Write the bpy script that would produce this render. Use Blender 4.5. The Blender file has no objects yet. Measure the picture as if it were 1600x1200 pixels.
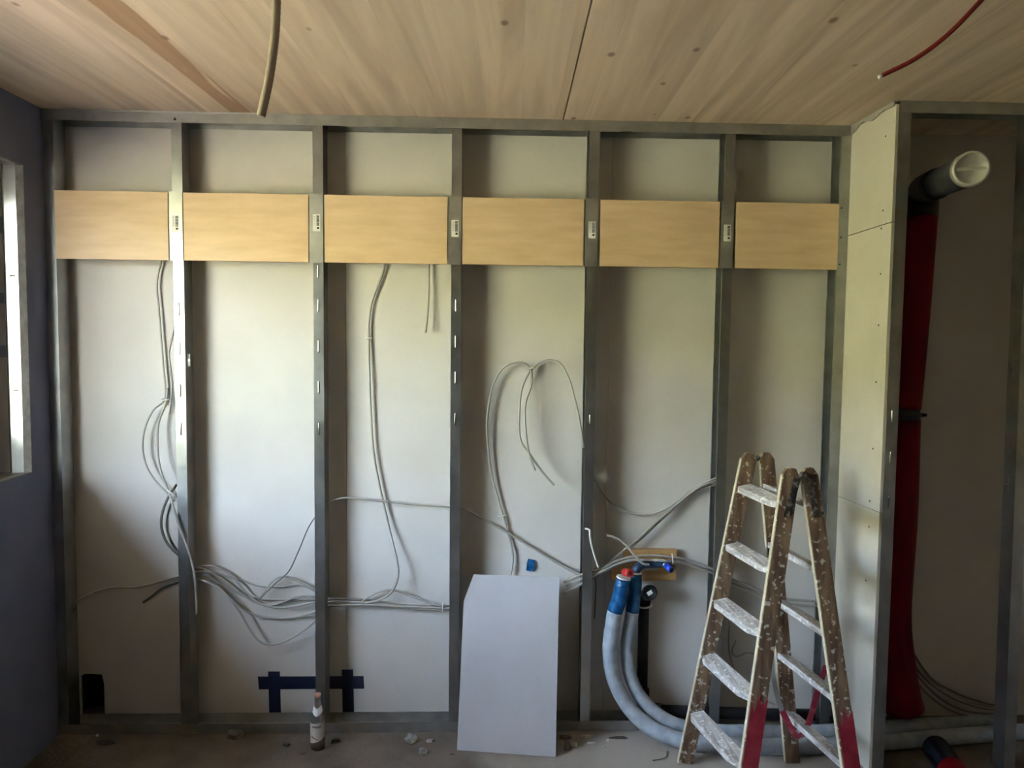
import bpy, bmesh, math, random
from mathutils import Vector, Matrix
random.seed(7)
SC = bpy.context.scene
COL = SC.collection

# ------------------------------------------------------------------ camera
FPX = 1192.37                      # focal length in pixels of the 1600 px wide frame
PITCH, YAW, ROLL = 0.06319, -0.03628, 0.01077
CAM = Vector((0.0, -3.518, 1.8796))
def cam_axes():
    r = Vector((1, 0, 0)); u = Vector((0, math.sin(PITCH), math.cos(PITCH))); f = Vector((0, math.cos(PITCH), -math.sin(PITCH)))
    c, s = math.cos(ROLL), math.sin(ROLL)
    r, u = c * r + s * u, -s * r + c * u
    R = Matrix.Rotation(YAW, 3, 'Z')
    return R @ r, R @ u, R @ f
CR, CU, CF = cam_axes()
cam_data = bpy.data.cameras.new('camera'); cam = bpy.data.objects.new('camera', cam_data); COL.objects.link(cam)
cam_data.sensor_fit = 'HORIZONTAL'; cam_data.sensor_width = 36.0; cam_data.lens = FPX / 1600 * 36.0
cam_data.clip_start = 0.05; cam_data.clip_end = 300
m = Matrix.Identity(4)
for i in range(3):
    m[i][0], m[i][1], m[i][2], m[i][3] = CR[i], CU[i], -CF[i], CAM[i]
cam.matrix_world = m
SC.camera = cam

# ------------------------------------------------------------------ sky, sun, exposure
W = bpy.data.worlds.new('world'); SC.world = W; W.use_nodes = True
wn = W.node_tree.nodes; wl = W.node_tree.links
sky = wn.new('ShaderNodeTexSky'); sky.sky_type = 'NISHITA'; sky.sun_disc = False
sky.sun_elevation = math.radians(48); sky.sun_rotation = math.radians(116); sky.air_density = 1.0; sky.dust_density = 4.0
wn['Background'].inputs['Strength'].default_value = 1.4
hs = wn.new('ShaderNodeHueSaturation'); hs.inputs['Saturation'].default_value = 0.65
wl.new(sky.outputs['Color'], hs.inputs['Color']); wl.new(hs.outputs['Color'], wn['Background'].inputs['Color'])
sun_d = bpy.data.lights.new('sun', 'SUN'); sun_d.energy = 5.0; sun_d.angle = math.radians(0.6); sun_d.color = (1.0, 0.93, 0.82)
sun = bpy.data.objects.new('sun', sun_d); COL.objects.link(sun)
sun.rotation_euler = Vector((-0.62, 0.30, -0.72)).to_track_quat('-Z', 'Y').to_euler()
SC.view_settings.view_transform = 'Standard'; SC.view_settings.look = 'None'
SC.view_settings.gamma = 1.0; SC.view_settings.use_curve_mapping = False
SC.view_settings.exposure = 3.76
SC.cycles.use_denoising = True
SC.cycles.max_bounces = 10; SC.cycles.diffuse_bounces = 7; SC.cycles.sample_clamp_indirect = 12.0

# ------------------------------------------------------------------ helpers
def ray(px, py):
    return CR * ((px - 800) / FPX) + CU * (-(py - 600) / FPX) + CF
def U(px, py, Y):                  # the point at depth Y that the photograph shows at a pixel
    d = ray(px, py); return CAM + d * ((Y - CAM.y) / d.y)
def UZ(px, py, Z):
    d = ray(px, py); return CAM + d * ((Z - CAM.z) / d.z)

def mat(name, color, rough=0.6, metal=0.0, spec=0.5):
    M = bpy.data.materials.new(name); M.use_nodes = True
    b = M.node_tree.nodes['Principled BSDF']
    b.inputs['Base Color'].default_value = (*color, 1); b.inputs['Roughness'].default_value = rough
    b.inputs['Metallic'].default_value = metal; b.inputs['Specular IOR Level'].default_value = spec
    return M
def nodes(M): return M.node_tree.nodes, M.node_tree.links, M.node_tree.nodes['Principled BSDF']
def mottled(name, c0, c1, scale=6.0, rough=0.7, metal=0.0, bump=0.0, bscale=80.0, stretch=(1, 1, 1), r1=None, lo=0.35, hi=0.65, detail=6.0):
    M = mat(name, c0, rough, metal); n, l, b = nodes(M)
    tc = n.new('ShaderNodeTexCoord'); mp = n.new('ShaderNodeMapping'); mp.inputs['Scale'].default_value = stretch
    l.new(tc.outputs['Object'], mp.inputs['Vector'])
    nz = n.new('ShaderNodeTexNoise'); nz.inputs['Scale'].default_value = scale; nz.inputs['Detail'].default_value = detail
    l.new(mp.outputs['Vector'], nz.inputs['Vector'])
    cr = n.new('ShaderNodeValToRGB'); cr.color_ramp.elements[0].color = (*c0, 1); cr.color_ramp.elements[1].color = (*c1, 1)
    cr.color_ramp.elements[0].position = lo; cr.color_ramp.elements[1].position = hi
    l.new(nz.outputs['Fac'], cr.inputs['Fac']); l.new(cr.outputs['Color'], b.inputs['Base Color'])
    if r1 is not None:
        mr = n.new('ShaderNodeMapRange'); mr.inputs['To Min'].default_value = rough; mr.inputs['To Max'].default_value = r1
        mr.inputs['From Min'].default_value = 0.3; mr.inputs['From Max'].default_value = 0.7
        l.new(nz.outputs['Fac'], mr.inputs['Value']); l.new(mr.outputs['Result'], b.inputs['Roughness'])
    if bump:
        n2 = n.new('ShaderNodeTexNoise'); n2.inputs['Scale'].default_value = bscale; n2.inputs['Detail'].default_value = 4
        l.new(mp.outputs['Vector'], n2.inputs['Vector'])
        bp = n.new('ShaderNodeBump'); bp.inputs['Strength'].default_value = bump; bp.inputs['Distance'].default_value = 0.01
        l.new(n2.outputs['Fac'], bp.inputs['Height']); l.new(bp.outputs['Normal'], b.inputs['Normal'])
    return M

class MB:                          # collects shapes into one mesh
    def __init__(s): s.bm = bmesh.new()
    def face(s, pts, mi=0):
        try:
            f = s.bm.faces.new([s.bm.verts.new(p) for p in pts]); f.material_index = mi; return f
        except ValueError: return None
    def box(s, x0, x1, y0, y1, z0, z1, mi=0):
        v = [s.bm.verts.new((x, y, z)) for x in (x0, x1) for y in (y0, y1) for z in (z0, z1)]
        for q in ((0,1,3,2), (4,6,7,5), (0,4,5,1), (2,3,7,6), (0,2,6,4), (1,5,7,3)):
            s.bm.faces.new([v[k] for k in q]).material_index = mi
        return s
    def prism(s, pts, vec, mi=0):
        vec = Vector(vec); a = [s.bm.verts.new(Vector(p)) for p in pts]; b = [s.bm.verts.new(Vector(p) + vec) for p in pts]
        s.bm.faces.new(a).material_index = mi; s.bm.faces.new(list(reversed(b))).material_index = mi
        for i in range(len(a)):
            j = (i + 1) % len(a); s.bm.faces.new((a[j], a[i], b[i], b[j])).material_index = mi
        return s
    def beam(s, A, B, wdir, w, t, mi=0):      # plank from A to B, width w along wdir, thickness t across
        A, B = Vector(A), Vector(B); ax = (B - A).normalized(); wd = Vector(wdir); wd = (wd - ax * wd.dot(ax)).normalized(); td = ax.cross(wd)
        return s.prism([A + wd * (-w/2) + td * (-t/2), A + wd * (w/2) + td * (-t/2), A + wd * (w/2) + td * (t/2), A + wd * (-w/2) + td * (t/2)], B - A, mi)
    def tube(s, pts, r, sides=8, mi=0, cap=True):
        pts = [Vector(p) for p in pts]; n = len(pts); rr = r if isinstance(r, (list, tuple)) else [r] * n
        up = None; rings = []
        for i in range(n):
            t = (pts[min(i+1, n-1)] - pts[max(i-1, 0)]).normalized()
            if up is None:
                up = t.orthogonal().normalized()
            up = (up - t * up.dot(t)).normalized(); sd = t.cross(up)
            rings.append([s.bm.verts.new(pts[i] + (up * math.cos(2*math.pi*k/sides) + sd * math.sin(2*math.pi*k/sides)) * rr[i]) for k in range(sides)])
        for i in range(n - 1):
            for k in range(sides):
                j = (k + 1) % sides
                f = s.bm.faces.new((rings[i][k], rings[i][j], rings[i+1][j], rings[i+1][k])); f.smooth = True; f.material_index = mi
        if cap:
            s.bm.faces.new(list(reversed(rings[0]))).material_index = mi; s.bm.faces.new(rings[-1]).material_index = mi
        return s
    def lathe(s, prof, o, ax=(0, 0, 1), sides=24, mi=0):       # prof: (radius, height) pairs
        ax = Vector(ax).normalized(); u = ax.orthogonal().normalized(); v = ax.cross(u); o = Vector(o); rings = []
        for r, h in prof:
            r = max(r, 1e-5)
            rings.append([s.bm.verts.new(o + ax * h + (u * math.cos(2*math.pi*k/sides) + v * math.sin(2*math.pi*k/sides)) * r) for k in range(sides)])
        for i in range(len(rings) - 1):
            for k in range(sides):
                j = (k + 1) % sides
                f = s.bm.faces.new((rings[i][k], rings[i][j], rings[i+1][j], rings[i+1][k])); f.smooth = True; f.material_index = mi
        s.bm.faces.new(list(reversed(rings[0]))).material_index = mi; s.bm.faces.new(rings[-1]).material_index = mi
        return s
    def holed(s, o, ud, vd, ul, vl, holes, nd, th, mi=0):      # plate ul x vl with rectangular holes, thickness th along nd
        o, ud, vd, nd = Vector(o), Vector(ud), Vector(vd), Vector(nd)
        us = sorted({0, ul, *[h[0] for h in holes], *[h[1] for h in holes]}); vs = sorted({0, vl, *[h[2] for h in holes], *[h[3] for h in holes]})
        def solid(i, j):
            if i < 0 or j < 0 or i >= len(us)-1 or j >= len(vs)-1: return False
            cu, cv = (us[i]+us[i+1])/2, (vs[j]+vs[j+1])/2
            return not any(h[0] < cu < h[1] and h[2] < cv < h[3] for h in holes)
        P = lambda u, v, k: o + ud*u + vd*v + nd*(th*k)
        for i in range(len(us)-1):
            for j in range(len(vs)-1):
                if not solid(i, j): continue
                a, b, c, d = us[i], us[i+1], vs[j], vs[j+1]
                for k in (0, 1): s.face([P(a,c,k), P(b,c,k), P(b,d,k), P(a,d,k)], mi)
                if not solid(i-1, j): s.face([P(a,c,0), P(a,d,0), P(a,d,1), P(a,c,1)], mi)
                if not solid(i+1, j): s.face([P(b,c,0), P(b,d,0), P(b,d,1), P(b,c,1)], mi)
                if not solid(i, j-1): s.face([P(a,c,0), P(b,c,0), P(b,c,1), P(a,c,1)], mi)
                if not solid(i, j+1): s.face([P(a,d,0), P(b,d,0), P(b,d,1), P(a,d,1)], mi)
        return s
    def build(s, name, mats, parent=None, bevel=0.0):
        bmesh.ops.remove_doubles(s.bm, verts=s.bm.verts, dist=1e-6)
        bmesh.ops.recalc_face_normals(s.bm, faces=s.bm.faces)
        if bevel:
            bmesh.ops.bevel(s.bm, geom=list(s.bm.edges), offset=bevel, segments=2, affect='EDGES', clamp_overlap=True)
        me = bpy.data.meshes.new(name); s.bm.to_mesh(me); s.bm.free()
        for M in (mats if isinstance(mats, (list, tuple)) else [mats]): me.materials.append(M)
        o = bpy.data.objects.new(name, me); COL.objects.link(o)
        if parent is not None:
            o.parent = parent; o.matrix_parent_inverse = Matrix.Translation(-parent.location)
        return o
def tag(o, label, cat, group=None):
    o['label'] = label; o['category'] = cat; o['kind'] = 'thing'
    if group: o['group'] = group
    return o
def thing(name, label, cat, loc, group=None):
    o = bpy.data.objects.new(name, None); COL.objects.link(o); o.location = loc; o.empty_display_size = 0.05
    return tag(o, label, cat, group)
def struct(o): o['kind'] = 'structure'; return o
def root_struct(name, loc=(0, 0, 0)):
    o = bpy.data.objects.new(name, None); COL.objects.link(o); o.location = loc; return struct(o)
def spline(P, per=6):
    P = [Vector(p) for p in P]; out = []
    Q = [2*P[0] - P[1]] + P + [2*P[-1] - P[-2]]
    for i in range(1, len(Q) - 2):
        a, b, c, d = Q[i-1], Q[i], Q[i+1], Q[i+2]
        for k in range(per):
            t = k / per
            out.append(0.5 * ((2*b) + (c - a)*t + (2*a - 5*b + 4*c - d)*t*t + (3*b - a - 3*c + d)*t**3))
    out.append(P[-1]); return out
def path(pts, Y=None):             # (px, py[, Y]) list -> smooth 3D path, Y interpolated along gaps
    ys = [p[2] if len(p) > 2 else None for p in pts]
    if ys[0] is None: ys[0] = Y
    if ys[-1] is None: ys[-1] = Y if Y is not None else ys[0]
    last = 0
    for i in range(1, len(ys)):
        if ys[i] is not None:
            for k in range(last + 1, i): ys[k] = ys[last] + (ys[i] - ys[last]) * (k - last) / (i - last)
            last = i
    return spline([U(p[0], p[1], y) for p, y in zip(pts, ys)])

# ------------------------------------------------------------------ materials
M_plaster = mottled('plasterboard', (0.555, 0.53, 0.495), (0.60, 0.575, 0.54), 3.0, 0.85, bump=0.06, bscale=240)
M_plaster_edge = mottled('gypsum_core', (0.20, 0.19, 0.175), (0.28, 0.27, 0.25), 30.0, 0.9, bump=0.3, bscale=200)
M_return = mottled('plasterboard_return', (0.50, 0.47, 0.40), (0.55, 0.52, 0.45), 4.0, 0.85, bump=0.06, bscale=240)
M_lean = mottled('plasterboard_grey', (0.40, 0.39, 0.395), (0.44, 0.43, 0.435), 4.0, 0.85, bump=0.05, bscale=260)
M_blue_board = mottled('blue_plasterboard', (0.14, 0.155, 0.23), (0.17, 0.185, 0.27), 5.0, 0.8, bump=0.05, bscale=200)
M_metal = mottled('galvanised_steel', (0.33, 0.335, 0.33), (0.43, 0.435, 0.43), 9.0, 0.295, 0.95, r1=0.36)
M_metal_dull = mottled('galvanised_steel_dull', (0.36, 0.36, 0.345), (0.46, 0.46, 0.44), 12.0, 0.36, 0.85, r1=0.46)
M_metal_new = mottled('new_steel', (0.55, 0.57, 0.57), (0.62, 0.64, 0.63), 9.0, 0.16, 0.97, r1=0.22)
M_floor = mottled('dusty_screed', (0.125, 0.103, 0.08), (0.21, 0.175, 0.14), 4.0, 0.9, bump=0.35, bscale=45)
M_cable = mat('cable_grey', (0.36, 0.345, 0.31), 0.5)
M_cable_dark = mat('cable_dark_grey', (0.12, 0.12, 0.10), 0.5)
M_white = mat('white_plastic', (0.78, 0.78, 0.76), 0.4)
M_black = mat('black_plastic', (0.012, 0.012, 0.014), 0.35)
M_black_pipe = mottled('black_pipe', (0.010, 0.010, 0.013), (0.02, 0.02, 0.024), 20, 0.55); M_black_pipe.node_tree.nodes['Principled BSDF'].inputs['Specular IOR Level'].default_value = 0.25
M_grey_pipe = mottled('grey_drain_pipe', (0.026, 0.030, 0.031), (0.036, 0.040, 0.041), 12, 0.45)
M_blue_tape = mottled('dark_blue_tape', (0.006, 0.010, 0.035), (0.012, 0.018, 0.05), 30, 0.4, bump=0.2, bscale=60)
M_blue_foil = mottled('blue_foil', (0.008, 0.06, 0.17), (0.02, 0.13, 0.30), 26, 0.22, bump=0.4, bscale=50)
M_dark_wrap = mottled('navy_wrap', (0.012, 0.028, 0.06), (0.03, 0.06, 0.11), 26, 0.3, bump=0.4, bscale=50)
M_blue_plug = mat('blue_plug', (0.02, 0.08, 0.62), 0.35)
M_red_plug = mat('red_plug', (0.55, 0.035, 0.03), 0.4)
M_red_foil = mottled('red_insulation_foil', (0.15, 0.0015, 0.004), (0.21, 0.002, 0.007), 7, 0.5, bump=0.25, bscale=14, stretch=(1, 1, 0.15)); M_red_foil.node_tree.nodes['Principled BSDF'].inputs['Specular IOR Level'].default_value = 0.15
M_red_cable = mat('red_cable', (0.17, 0.007, 0.006), 0.5)
M_hole = mat('dark_cavity', (0.006, 0.006, 0.007), 0.9)
M_knot_board = mottled('mounting_board_wood', (0.36, 0.20, 0.075), (0.50, 0.31, 0.13), 8, 0.6, stretch=(0.6, 6, 6), bump=0.1)
M_screw = mat('screw_dark', (0.02, 0.02, 0.02), 0.5)
M_rubber = mat('rubber_black', (0.02, 0.02, 0.022), 0.6)

M_timber = mottled('dark_timber', (0.24, 0.19, 0.15), (0.32, 0.26, 0.21), 4, 0.7, stretch=(4, 4, 0.6))
def wood_panel_mat():
    M = mottled('spruce_ply', (0.60, 0.43, 0.26), (0.69, 0.51, 0.33), 5.0, 0.55, stretch=(0.9, 1, 5), detail=8)
    return M
M_ply = wood_panel_mat()

def ladder_mat(name, dark, light, splat, amount, stretch):
    M = mat(name, dark, 0.7); n, l, b = nodes(M)
    tc = n.new('ShaderNodeTexCoord'); mp = n.new('ShaderNodeMapping'); mp.inputs['Scale'].default_value = stretch; l.new(tc.outputs['Object'], mp.inputs['Vector'])
    g = n.new('ShaderNodeTexNoise'); g.inputs['Scale'].default_value = 5; g.inputs['Detail'].default_value = 8; l.new(mp.outputs['Vector'], g.inputs['Vector'])
    cr = n.new('ShaderNodeValToRGB'); cr.color_ramp.elements[0].color = (*dark, 1); cr.color_ramp.elements[1].color = (*light, 1)
    cr.color_ramp.elements[0].position = 0.36; cr.color_ramp.elements[1].position = 0.66; l.new(g.outputs['Fac'], cr.inputs['Fac'])
    s = n.new('ShaderNodeTexNoise'); s.inputs['Scale'].default_value = 48; s.inputs['Detail'].default_value = 3; l.new(tc.outputs['Object'], s.inputs['Vector'])
    sr = n.new('ShaderNodeValToRGB'); sr.color_ramp.elements[0].position = amount; sr.color_ramp.elements[1].position = amount + 0.06; l.new(s.outputs['Fac'], sr.inputs['Fac'])
    mx = n.new('ShaderNodeMix'); mx.data_type = 'RGBA'; l.new(sr.outputs['Color'], mx.inputs['Factor']); l.new(cr.outputs['Color'], mx.inputs['A']); mx.inputs['B'].default_value = (*splat, 1)
    l.new(mx.outputs['Result'], b.inputs['Base Color'])
    bp = n.new('ShaderNodeBump'); bp.inputs['Strength'].default_value = 0.25; bp.inputs['Distance'].default_value = 0.006
    l.new(g.outputs['Fac'], bp.inputs['Height']); l.new(bp.outputs['Normal'], b.inputs['Normal'])
    return M, mx
M_stile, _ = ladder_mat('ladder_brown_wood', (0.10, 0.055, 0.032), (0.23, 0.15, 0.085), (0.50, 0.45, 0.37), 0.59, (8, 8, 1.2))
M_step, _ = ladder_mat('ladder_step_dusty', (0.30, 0.27, 0.24), (0.62, 0.60, 0.57), (0.75, 0.73, 0.70), 0.58, (14, 1.0, 14))
M_edge, _ = ladder_mat('ladder_lit_edge', (0.45, 0.38, 0.26), (0.66, 0.58, 0.42), (0.72, 0.68, 0.58), 0.6, (8, 8, 1.2))
M_paint_red = mottled('magenta_red_paint', (0.22, 0.008, 0.022), (0.33, 0.03, 0.05), 18, 0.5, lo=0.4, hi=0.75)
M_hinge = mottled('hinge_dark_metal', (0.045, 0.035, 0.032), (0.22, 0.20, 0.17), 55, 0.55, 0.3, bump=0.3, bscale=70, lo=0.5, hi=0.62)
M_strap = mottled('red_strap', (0.30, 0.02, 0.045), (0.46, 0.12, 0.15), 30, 0.6, lo=0.45, hi=0.7)

def ceiling_mat():
    M = mat('spruce_clt', (0.6, 0.5, 0.36), 0.65); n, l, b = nodes(M)
    tc = n.new('ShaderNodeTexCoord'); rot = n.new('ShaderNodeMapping'); rot.inputs['Rotation'].default_value = (0, 0, math.radians(2.0))
    l.new(tc.outputs['Object'], rot.inputs['Vector'])
    sx = n.new('ShaderNodeSeparateXYZ'); l.new(rot.outputs['Vector'], sx.inputs['Vector'])
    def math_(op, a, bb=None):
        k = n.new('ShaderNodeMath'); k.operation = op
        (l.new(a, k.inputs[0]) if not isinstance(a, (int, float)) else setattr(k.inputs[0], 'default_value', a))
        if bb is not None: (l.new(bb, k.inputs[1]) if not isinstance(bb, (int, float)) else setattr(k.inputs[1], 'default_value', bb))
        return k.outputs[0]
    lam = math_('FLOOR', math_('DIVIDE', sx.outputs['X'], 0.155))
    wn_ = n.new('ShaderNodeTexWhiteNoise'); wn_.noise_dimensions = '1D'; l.new(lam, wn_.inputs['W'])
    # grain, shifted from lamella to lamella
    mp = n.new('ShaderNodeMapping'); mp.inputs['Scale'].default_value = (7, 0.45, 1); l.new(rot.outputs['Vector'], mp.inputs['Vector'])
    ad = n.new('ShaderNodeVectorMath'); ad.operation = 'ADD'; l.new(mp.outputs['Vector'], ad.inputs[0]); l.new(wn_.outputs['Color'], ad.inputs[1])
    g = n.new('ShaderNodeTexNoise'); g.inputs['Scale'].default_value = 1.6; g.inputs['Detail'].default_value = 7; g.inputs['Distortion'].default_value = 0.6; l.new(ad.outputs['Vector'], g.inputs['Vector'])
    cr = n.new('ShaderNodeValToRGB'); e = cr.color_ramp.elements
    e[0].position = 0.30; e[0].color = (0.50, 0.38, 0.275, 1); e[1].position = 0.62; e[1].color = (0.74, 0.59, 0.45, 1)
    l.new(g.outputs['Fac'], cr.inputs['Fac'])
    tone = n.new('ShaderNodeMapRange'); tone.inputs['To Min'].default_value = 0.93; tone.inputs['To Max'].default_value = 1.05; l.new(wn_.outputs['Value'], tone.inputs['Value'])
    tm = n.new('ShaderNodeVectorMath'); tm.operation = 'SCALE'; l.new(cr.outputs['Color'], tm.inputs[0]); l.new(tone.outputs['Result'], tm.inputs['Scale'])
    # knots: stretched cells
    kp = n.new('ShaderNodeMapping'); kp.inputs['Scale'].default_value = (6.2, 3.6, 1); l.new(rot.outputs['Vector'], kp.inputs['Vector'])
    vo = n.new('ShaderNodeTexVoronoi'); vo.inputs['Scale'].default_value = 1.0; l.new(kp.outputs['Vector'], vo.inputs['Vector'])
    kr = n.new('ShaderNodeValToRGB'); kr.color_ramp.elements[0].position = 0.055; kr.color_ramp.elements[0].color = (1, 1, 1, 1); kr.color_ramp.elements[1].position = 0.10; kr.color_ramp.elements[1].color = (0, 0, 0, 1)
    l.new(vo.outputs['Distance'], kr.inputs['Fac'])
    sc = n.new('ShaderNodeSeparateColor'); l.new(vo.outputs['Color'], sc.inputs['Color'])
    keep = math_('GREATER_THAN', sc.outputs['Red'], 0.30)
    kf = math_('MULTIPLY', math_('MULTIPLY', kr.outputs['Color'], keep), 0.75)
    m1 = n.new('ShaderNodeMix'); m1.data_type = 'RGBA'; l.new(kf, m1.inputs['Factor']); l.new(tm.outputs['Vector'], m1.inputs['A']); m1.inputs['B'].default_value = (0.17, 0.095, 0.05, 1)
    # one lamella of reddish heartwood with a ragged outline
    wz = n.new('ShaderNodeTexNoise'); wz.inputs['Scale'].default_value = 1.0; wz.inputs['Detail'].default_value = 5
    wp = n.new('ShaderNodeMapping'); wp.inputs['Scale'].default_value = (26, 1.4, 1); l.new(rot.outputs['Vector'], wp.inputs['Vector']); l.new(wp.outputs['Vector'], wz.inputs['Vector'])
    dist = math_('ABSOLUTE', math_('SUBTRACT', sx.outputs['X'], -1.10))
    wid = math_('ADD', math_('MULTIPLY', wz.outputs['Fac'], 0.16), -0.042)
    inb = n.new('ShaderNodeMapRange'); inb.inputs['From Min'].default_value = -0.004; inb.inputs['From Max'].default_value = 0.004; l.new(math_('SUBTRACT', wid, dist), inb.inputs['Value'])
    m2 = n.new('ShaderNodeMix'); m2.data_type = 'RGBA'; l.new(math_('MULTIPLY', inb.outputs['Result'], 0.8), m2.inputs['Factor']); l.new(m1.outputs['Result'], m2.inputs['A']); m2.inputs['B'].default_value = (0.36, 0.20, 0.10, 1)
    l.new(m2.outputs['Result'], b.inputs['Base Color'])
    return M
M_ceil = ceiling_mat()
def floor_dust_light():                  # pale plaster dust and painted-in daylight over the darker screed
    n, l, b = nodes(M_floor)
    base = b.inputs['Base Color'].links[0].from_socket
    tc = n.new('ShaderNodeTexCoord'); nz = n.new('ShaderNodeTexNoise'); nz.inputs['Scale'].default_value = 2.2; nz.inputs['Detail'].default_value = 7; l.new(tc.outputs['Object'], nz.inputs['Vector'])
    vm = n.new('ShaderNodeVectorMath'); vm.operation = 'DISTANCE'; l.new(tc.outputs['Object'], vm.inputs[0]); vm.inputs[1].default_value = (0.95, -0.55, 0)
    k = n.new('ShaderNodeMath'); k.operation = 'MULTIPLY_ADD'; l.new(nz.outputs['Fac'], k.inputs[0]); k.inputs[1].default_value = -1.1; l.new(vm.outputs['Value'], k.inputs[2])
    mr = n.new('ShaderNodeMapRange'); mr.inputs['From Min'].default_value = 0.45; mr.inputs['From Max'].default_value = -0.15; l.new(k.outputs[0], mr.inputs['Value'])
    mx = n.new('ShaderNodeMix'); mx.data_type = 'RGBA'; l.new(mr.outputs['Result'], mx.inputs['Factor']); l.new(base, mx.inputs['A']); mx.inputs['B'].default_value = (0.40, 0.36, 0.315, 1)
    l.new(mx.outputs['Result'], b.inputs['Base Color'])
floor_dust_light()
def lawn_mat():
    return mottled('grass', (0.18, 0.185, 0.085), (0.255, 0.245, 0.13), 0.6, 0.9)
M_lawn = lawn_mat()

# ------------------------------------------------------------------ setting
CEIL, WALL_Y, XL = 2.86, 0.12, -1.968
XR, YR = 1.680, -0.38              # shaft side wall and shaft front
X_OUT, Y_REAR = 3.4, -6.5
WZ0, WZ1 = 1.26, 2.585            # sill and head of the windows in the left wall
TW = 0.34                          # thickness of the window reveal

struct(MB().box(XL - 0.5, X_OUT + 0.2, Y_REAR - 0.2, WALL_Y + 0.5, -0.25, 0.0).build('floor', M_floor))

c = root_struct('ceiling', (0, 0, CEIL))
def seam(y): return 0.348 + 0.0353 * (y - 0.012)
yA, yB = Y_REAR - 0.2, WALL_Y + 0.4
for x0, x1 in ((None, 'L'), ('R', None)):
    g = 0.0028
    if x1: pts = [(XL - 0.5, yA, CEIL), (seam(yA) - g, yA, CEIL), (seam(yB) - g, yB, CEIL), (XL - 0.5, yB, CEIL)]
    else: pts = [(seam(yA) + g, yA, CEIL), (X_OUT + 0.2, yA, CEIL), (X_OUT + 0.2, yB, CEIL), (seam(yB) + g, yB, CEIL)]
    MB().prism(pts, (0, 0, 0.16)).build('panel', M_ceil, c)
MB().box(XL - 0.5, X_OUT + 0.2, yA, yB, CEIL + 0.161, CEIL + 2.4).build('sun_blocker', M_hole, c)  # unseen block added overhead to lengthen the shadow on the ground outside

# back wall: plasterboard panels with open joints, the first one with a hole at its foot
wb = root_struct('wall_back', (0, WALL_Y, 0))
hx0, hx1, hz = -1.925, -1.815, 0.235
seams = [XL - 0.02, -0.655, 0.595, 1.845, X_OUT]
b = MB(); x0, x1 = seams[0], seams[1] - 0.001
# L-shaped outline round the hole (rounded top corner)
hole = [(hx1, 0.0)] + [(hx1 - 0.012*k/4 , hz - 0.05 + 0.05*k/4*(1.6 - 0.6*k/4)) for k in range(5)] + [(hx0 + 0.02, hz + 0.004), (hx0, hz - 0.01), (hx0, 0.0)]
outl = [(x0, 0), (x0, CEIL), (x1, CEIL), (x1, 0)] + hole
b.prism([(p[0], WALL_Y, p[1]) for p in outl], (0, 0.0125, 0)); b.build('panel', M_plaster, wb)
for i in range(1, 4):
    MB().box(seams[i] + 0.001, seams[i+1] - 0.001, WALL_Y, WALL_Y + 0.0125, 0, CEIL).build('panel', M_plaster, wb)
MB().box(XL - 0.05, X_OUT, WALL_Y + 0.16, WALL_Y + 0.30, 0, CEIL).build('core', M_hole, wb)

# left wall with its window opening; the photograph shows the far jamb
WINS = [(-2.40, -0.145)]
GLZ = -0.90                        # the glazed part begins here; before it a timber pier stands in the opening
xo = XL - TW
b = MB(); b2 = MB()
edges = [Y_REAR] + sorted([v for q in WINS for v in q]) + [WALL_Y + 0.3]
for i in range(0, len(edges), 2):
    b.box(XL - 0.0125, XL, edges[i], edges[i+1], 0, CEIL)
    b2.box(xo, XL - 0.0126, edges[i] + (0.02 if i else 0), edges[i+1] - (0.02 if i + 2 < len(edges) else 0), 0, CEIL)
for y0, y1 in WINS:
    b.box(XL - 0.0125, XL, y0, y1, 0, WZ0); b.box(XL - 0.0125, XL, y0, y1, WZ1, CEIL)
    b2.box(xo, XL - 0.0126, y0 - 0.02, y1 + 0.02, 0, WZ0 - 0.02); b2.box(xo, XL - 0.0126, y0 - 0.02, y1 + 0.02, WZ1 + 0.02, CEIL)
struct(b.build('wall_left', M_blue_board))
struct(b2.build('wall_left_core', M_knot_board))
M_reveal = mottled('reveal_timber', (0.10, 0.08, 0.065), (0.15, 0.12, 0.095), 5, 0.7, stretch=(5, 5, 0.8))
M_bracket = mat('dark_bracket', (0.035, 0.03, 0.04), 0.6)
M_frame = mat('window_frame_white', (0.75, 0.75, 0.73), 0.4)
M_glass = bpy.data.materials.new('clear_pane'); M_glass.use_nodes = True
gn, gl = M_glass.node_tree.nodes, M_glass.node_tree.links
gn.remove(gn['Principled BSDF'])
tr = gn.new('ShaderNodeBsdfTransparent'); tr.inputs['Color'].default_value = (0.93, 0.95, 0.94, 1); gs = gn.new('ShaderNodeBsdfGlossy'); gs.inputs['Roughness'].default_value = 0.02
mxs = gn.new('ShaderNodeMixShader'); mxs.inputs['Fac'].default_value = 0.06; gl.new(tr.outputs[0], mxs.inputs[1]); gl.new(gs.outputs[0], mxs.inputs[2]); gl.new(mxs.outputs[0], gn['Material Output'].inputs['Surface'])
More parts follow.
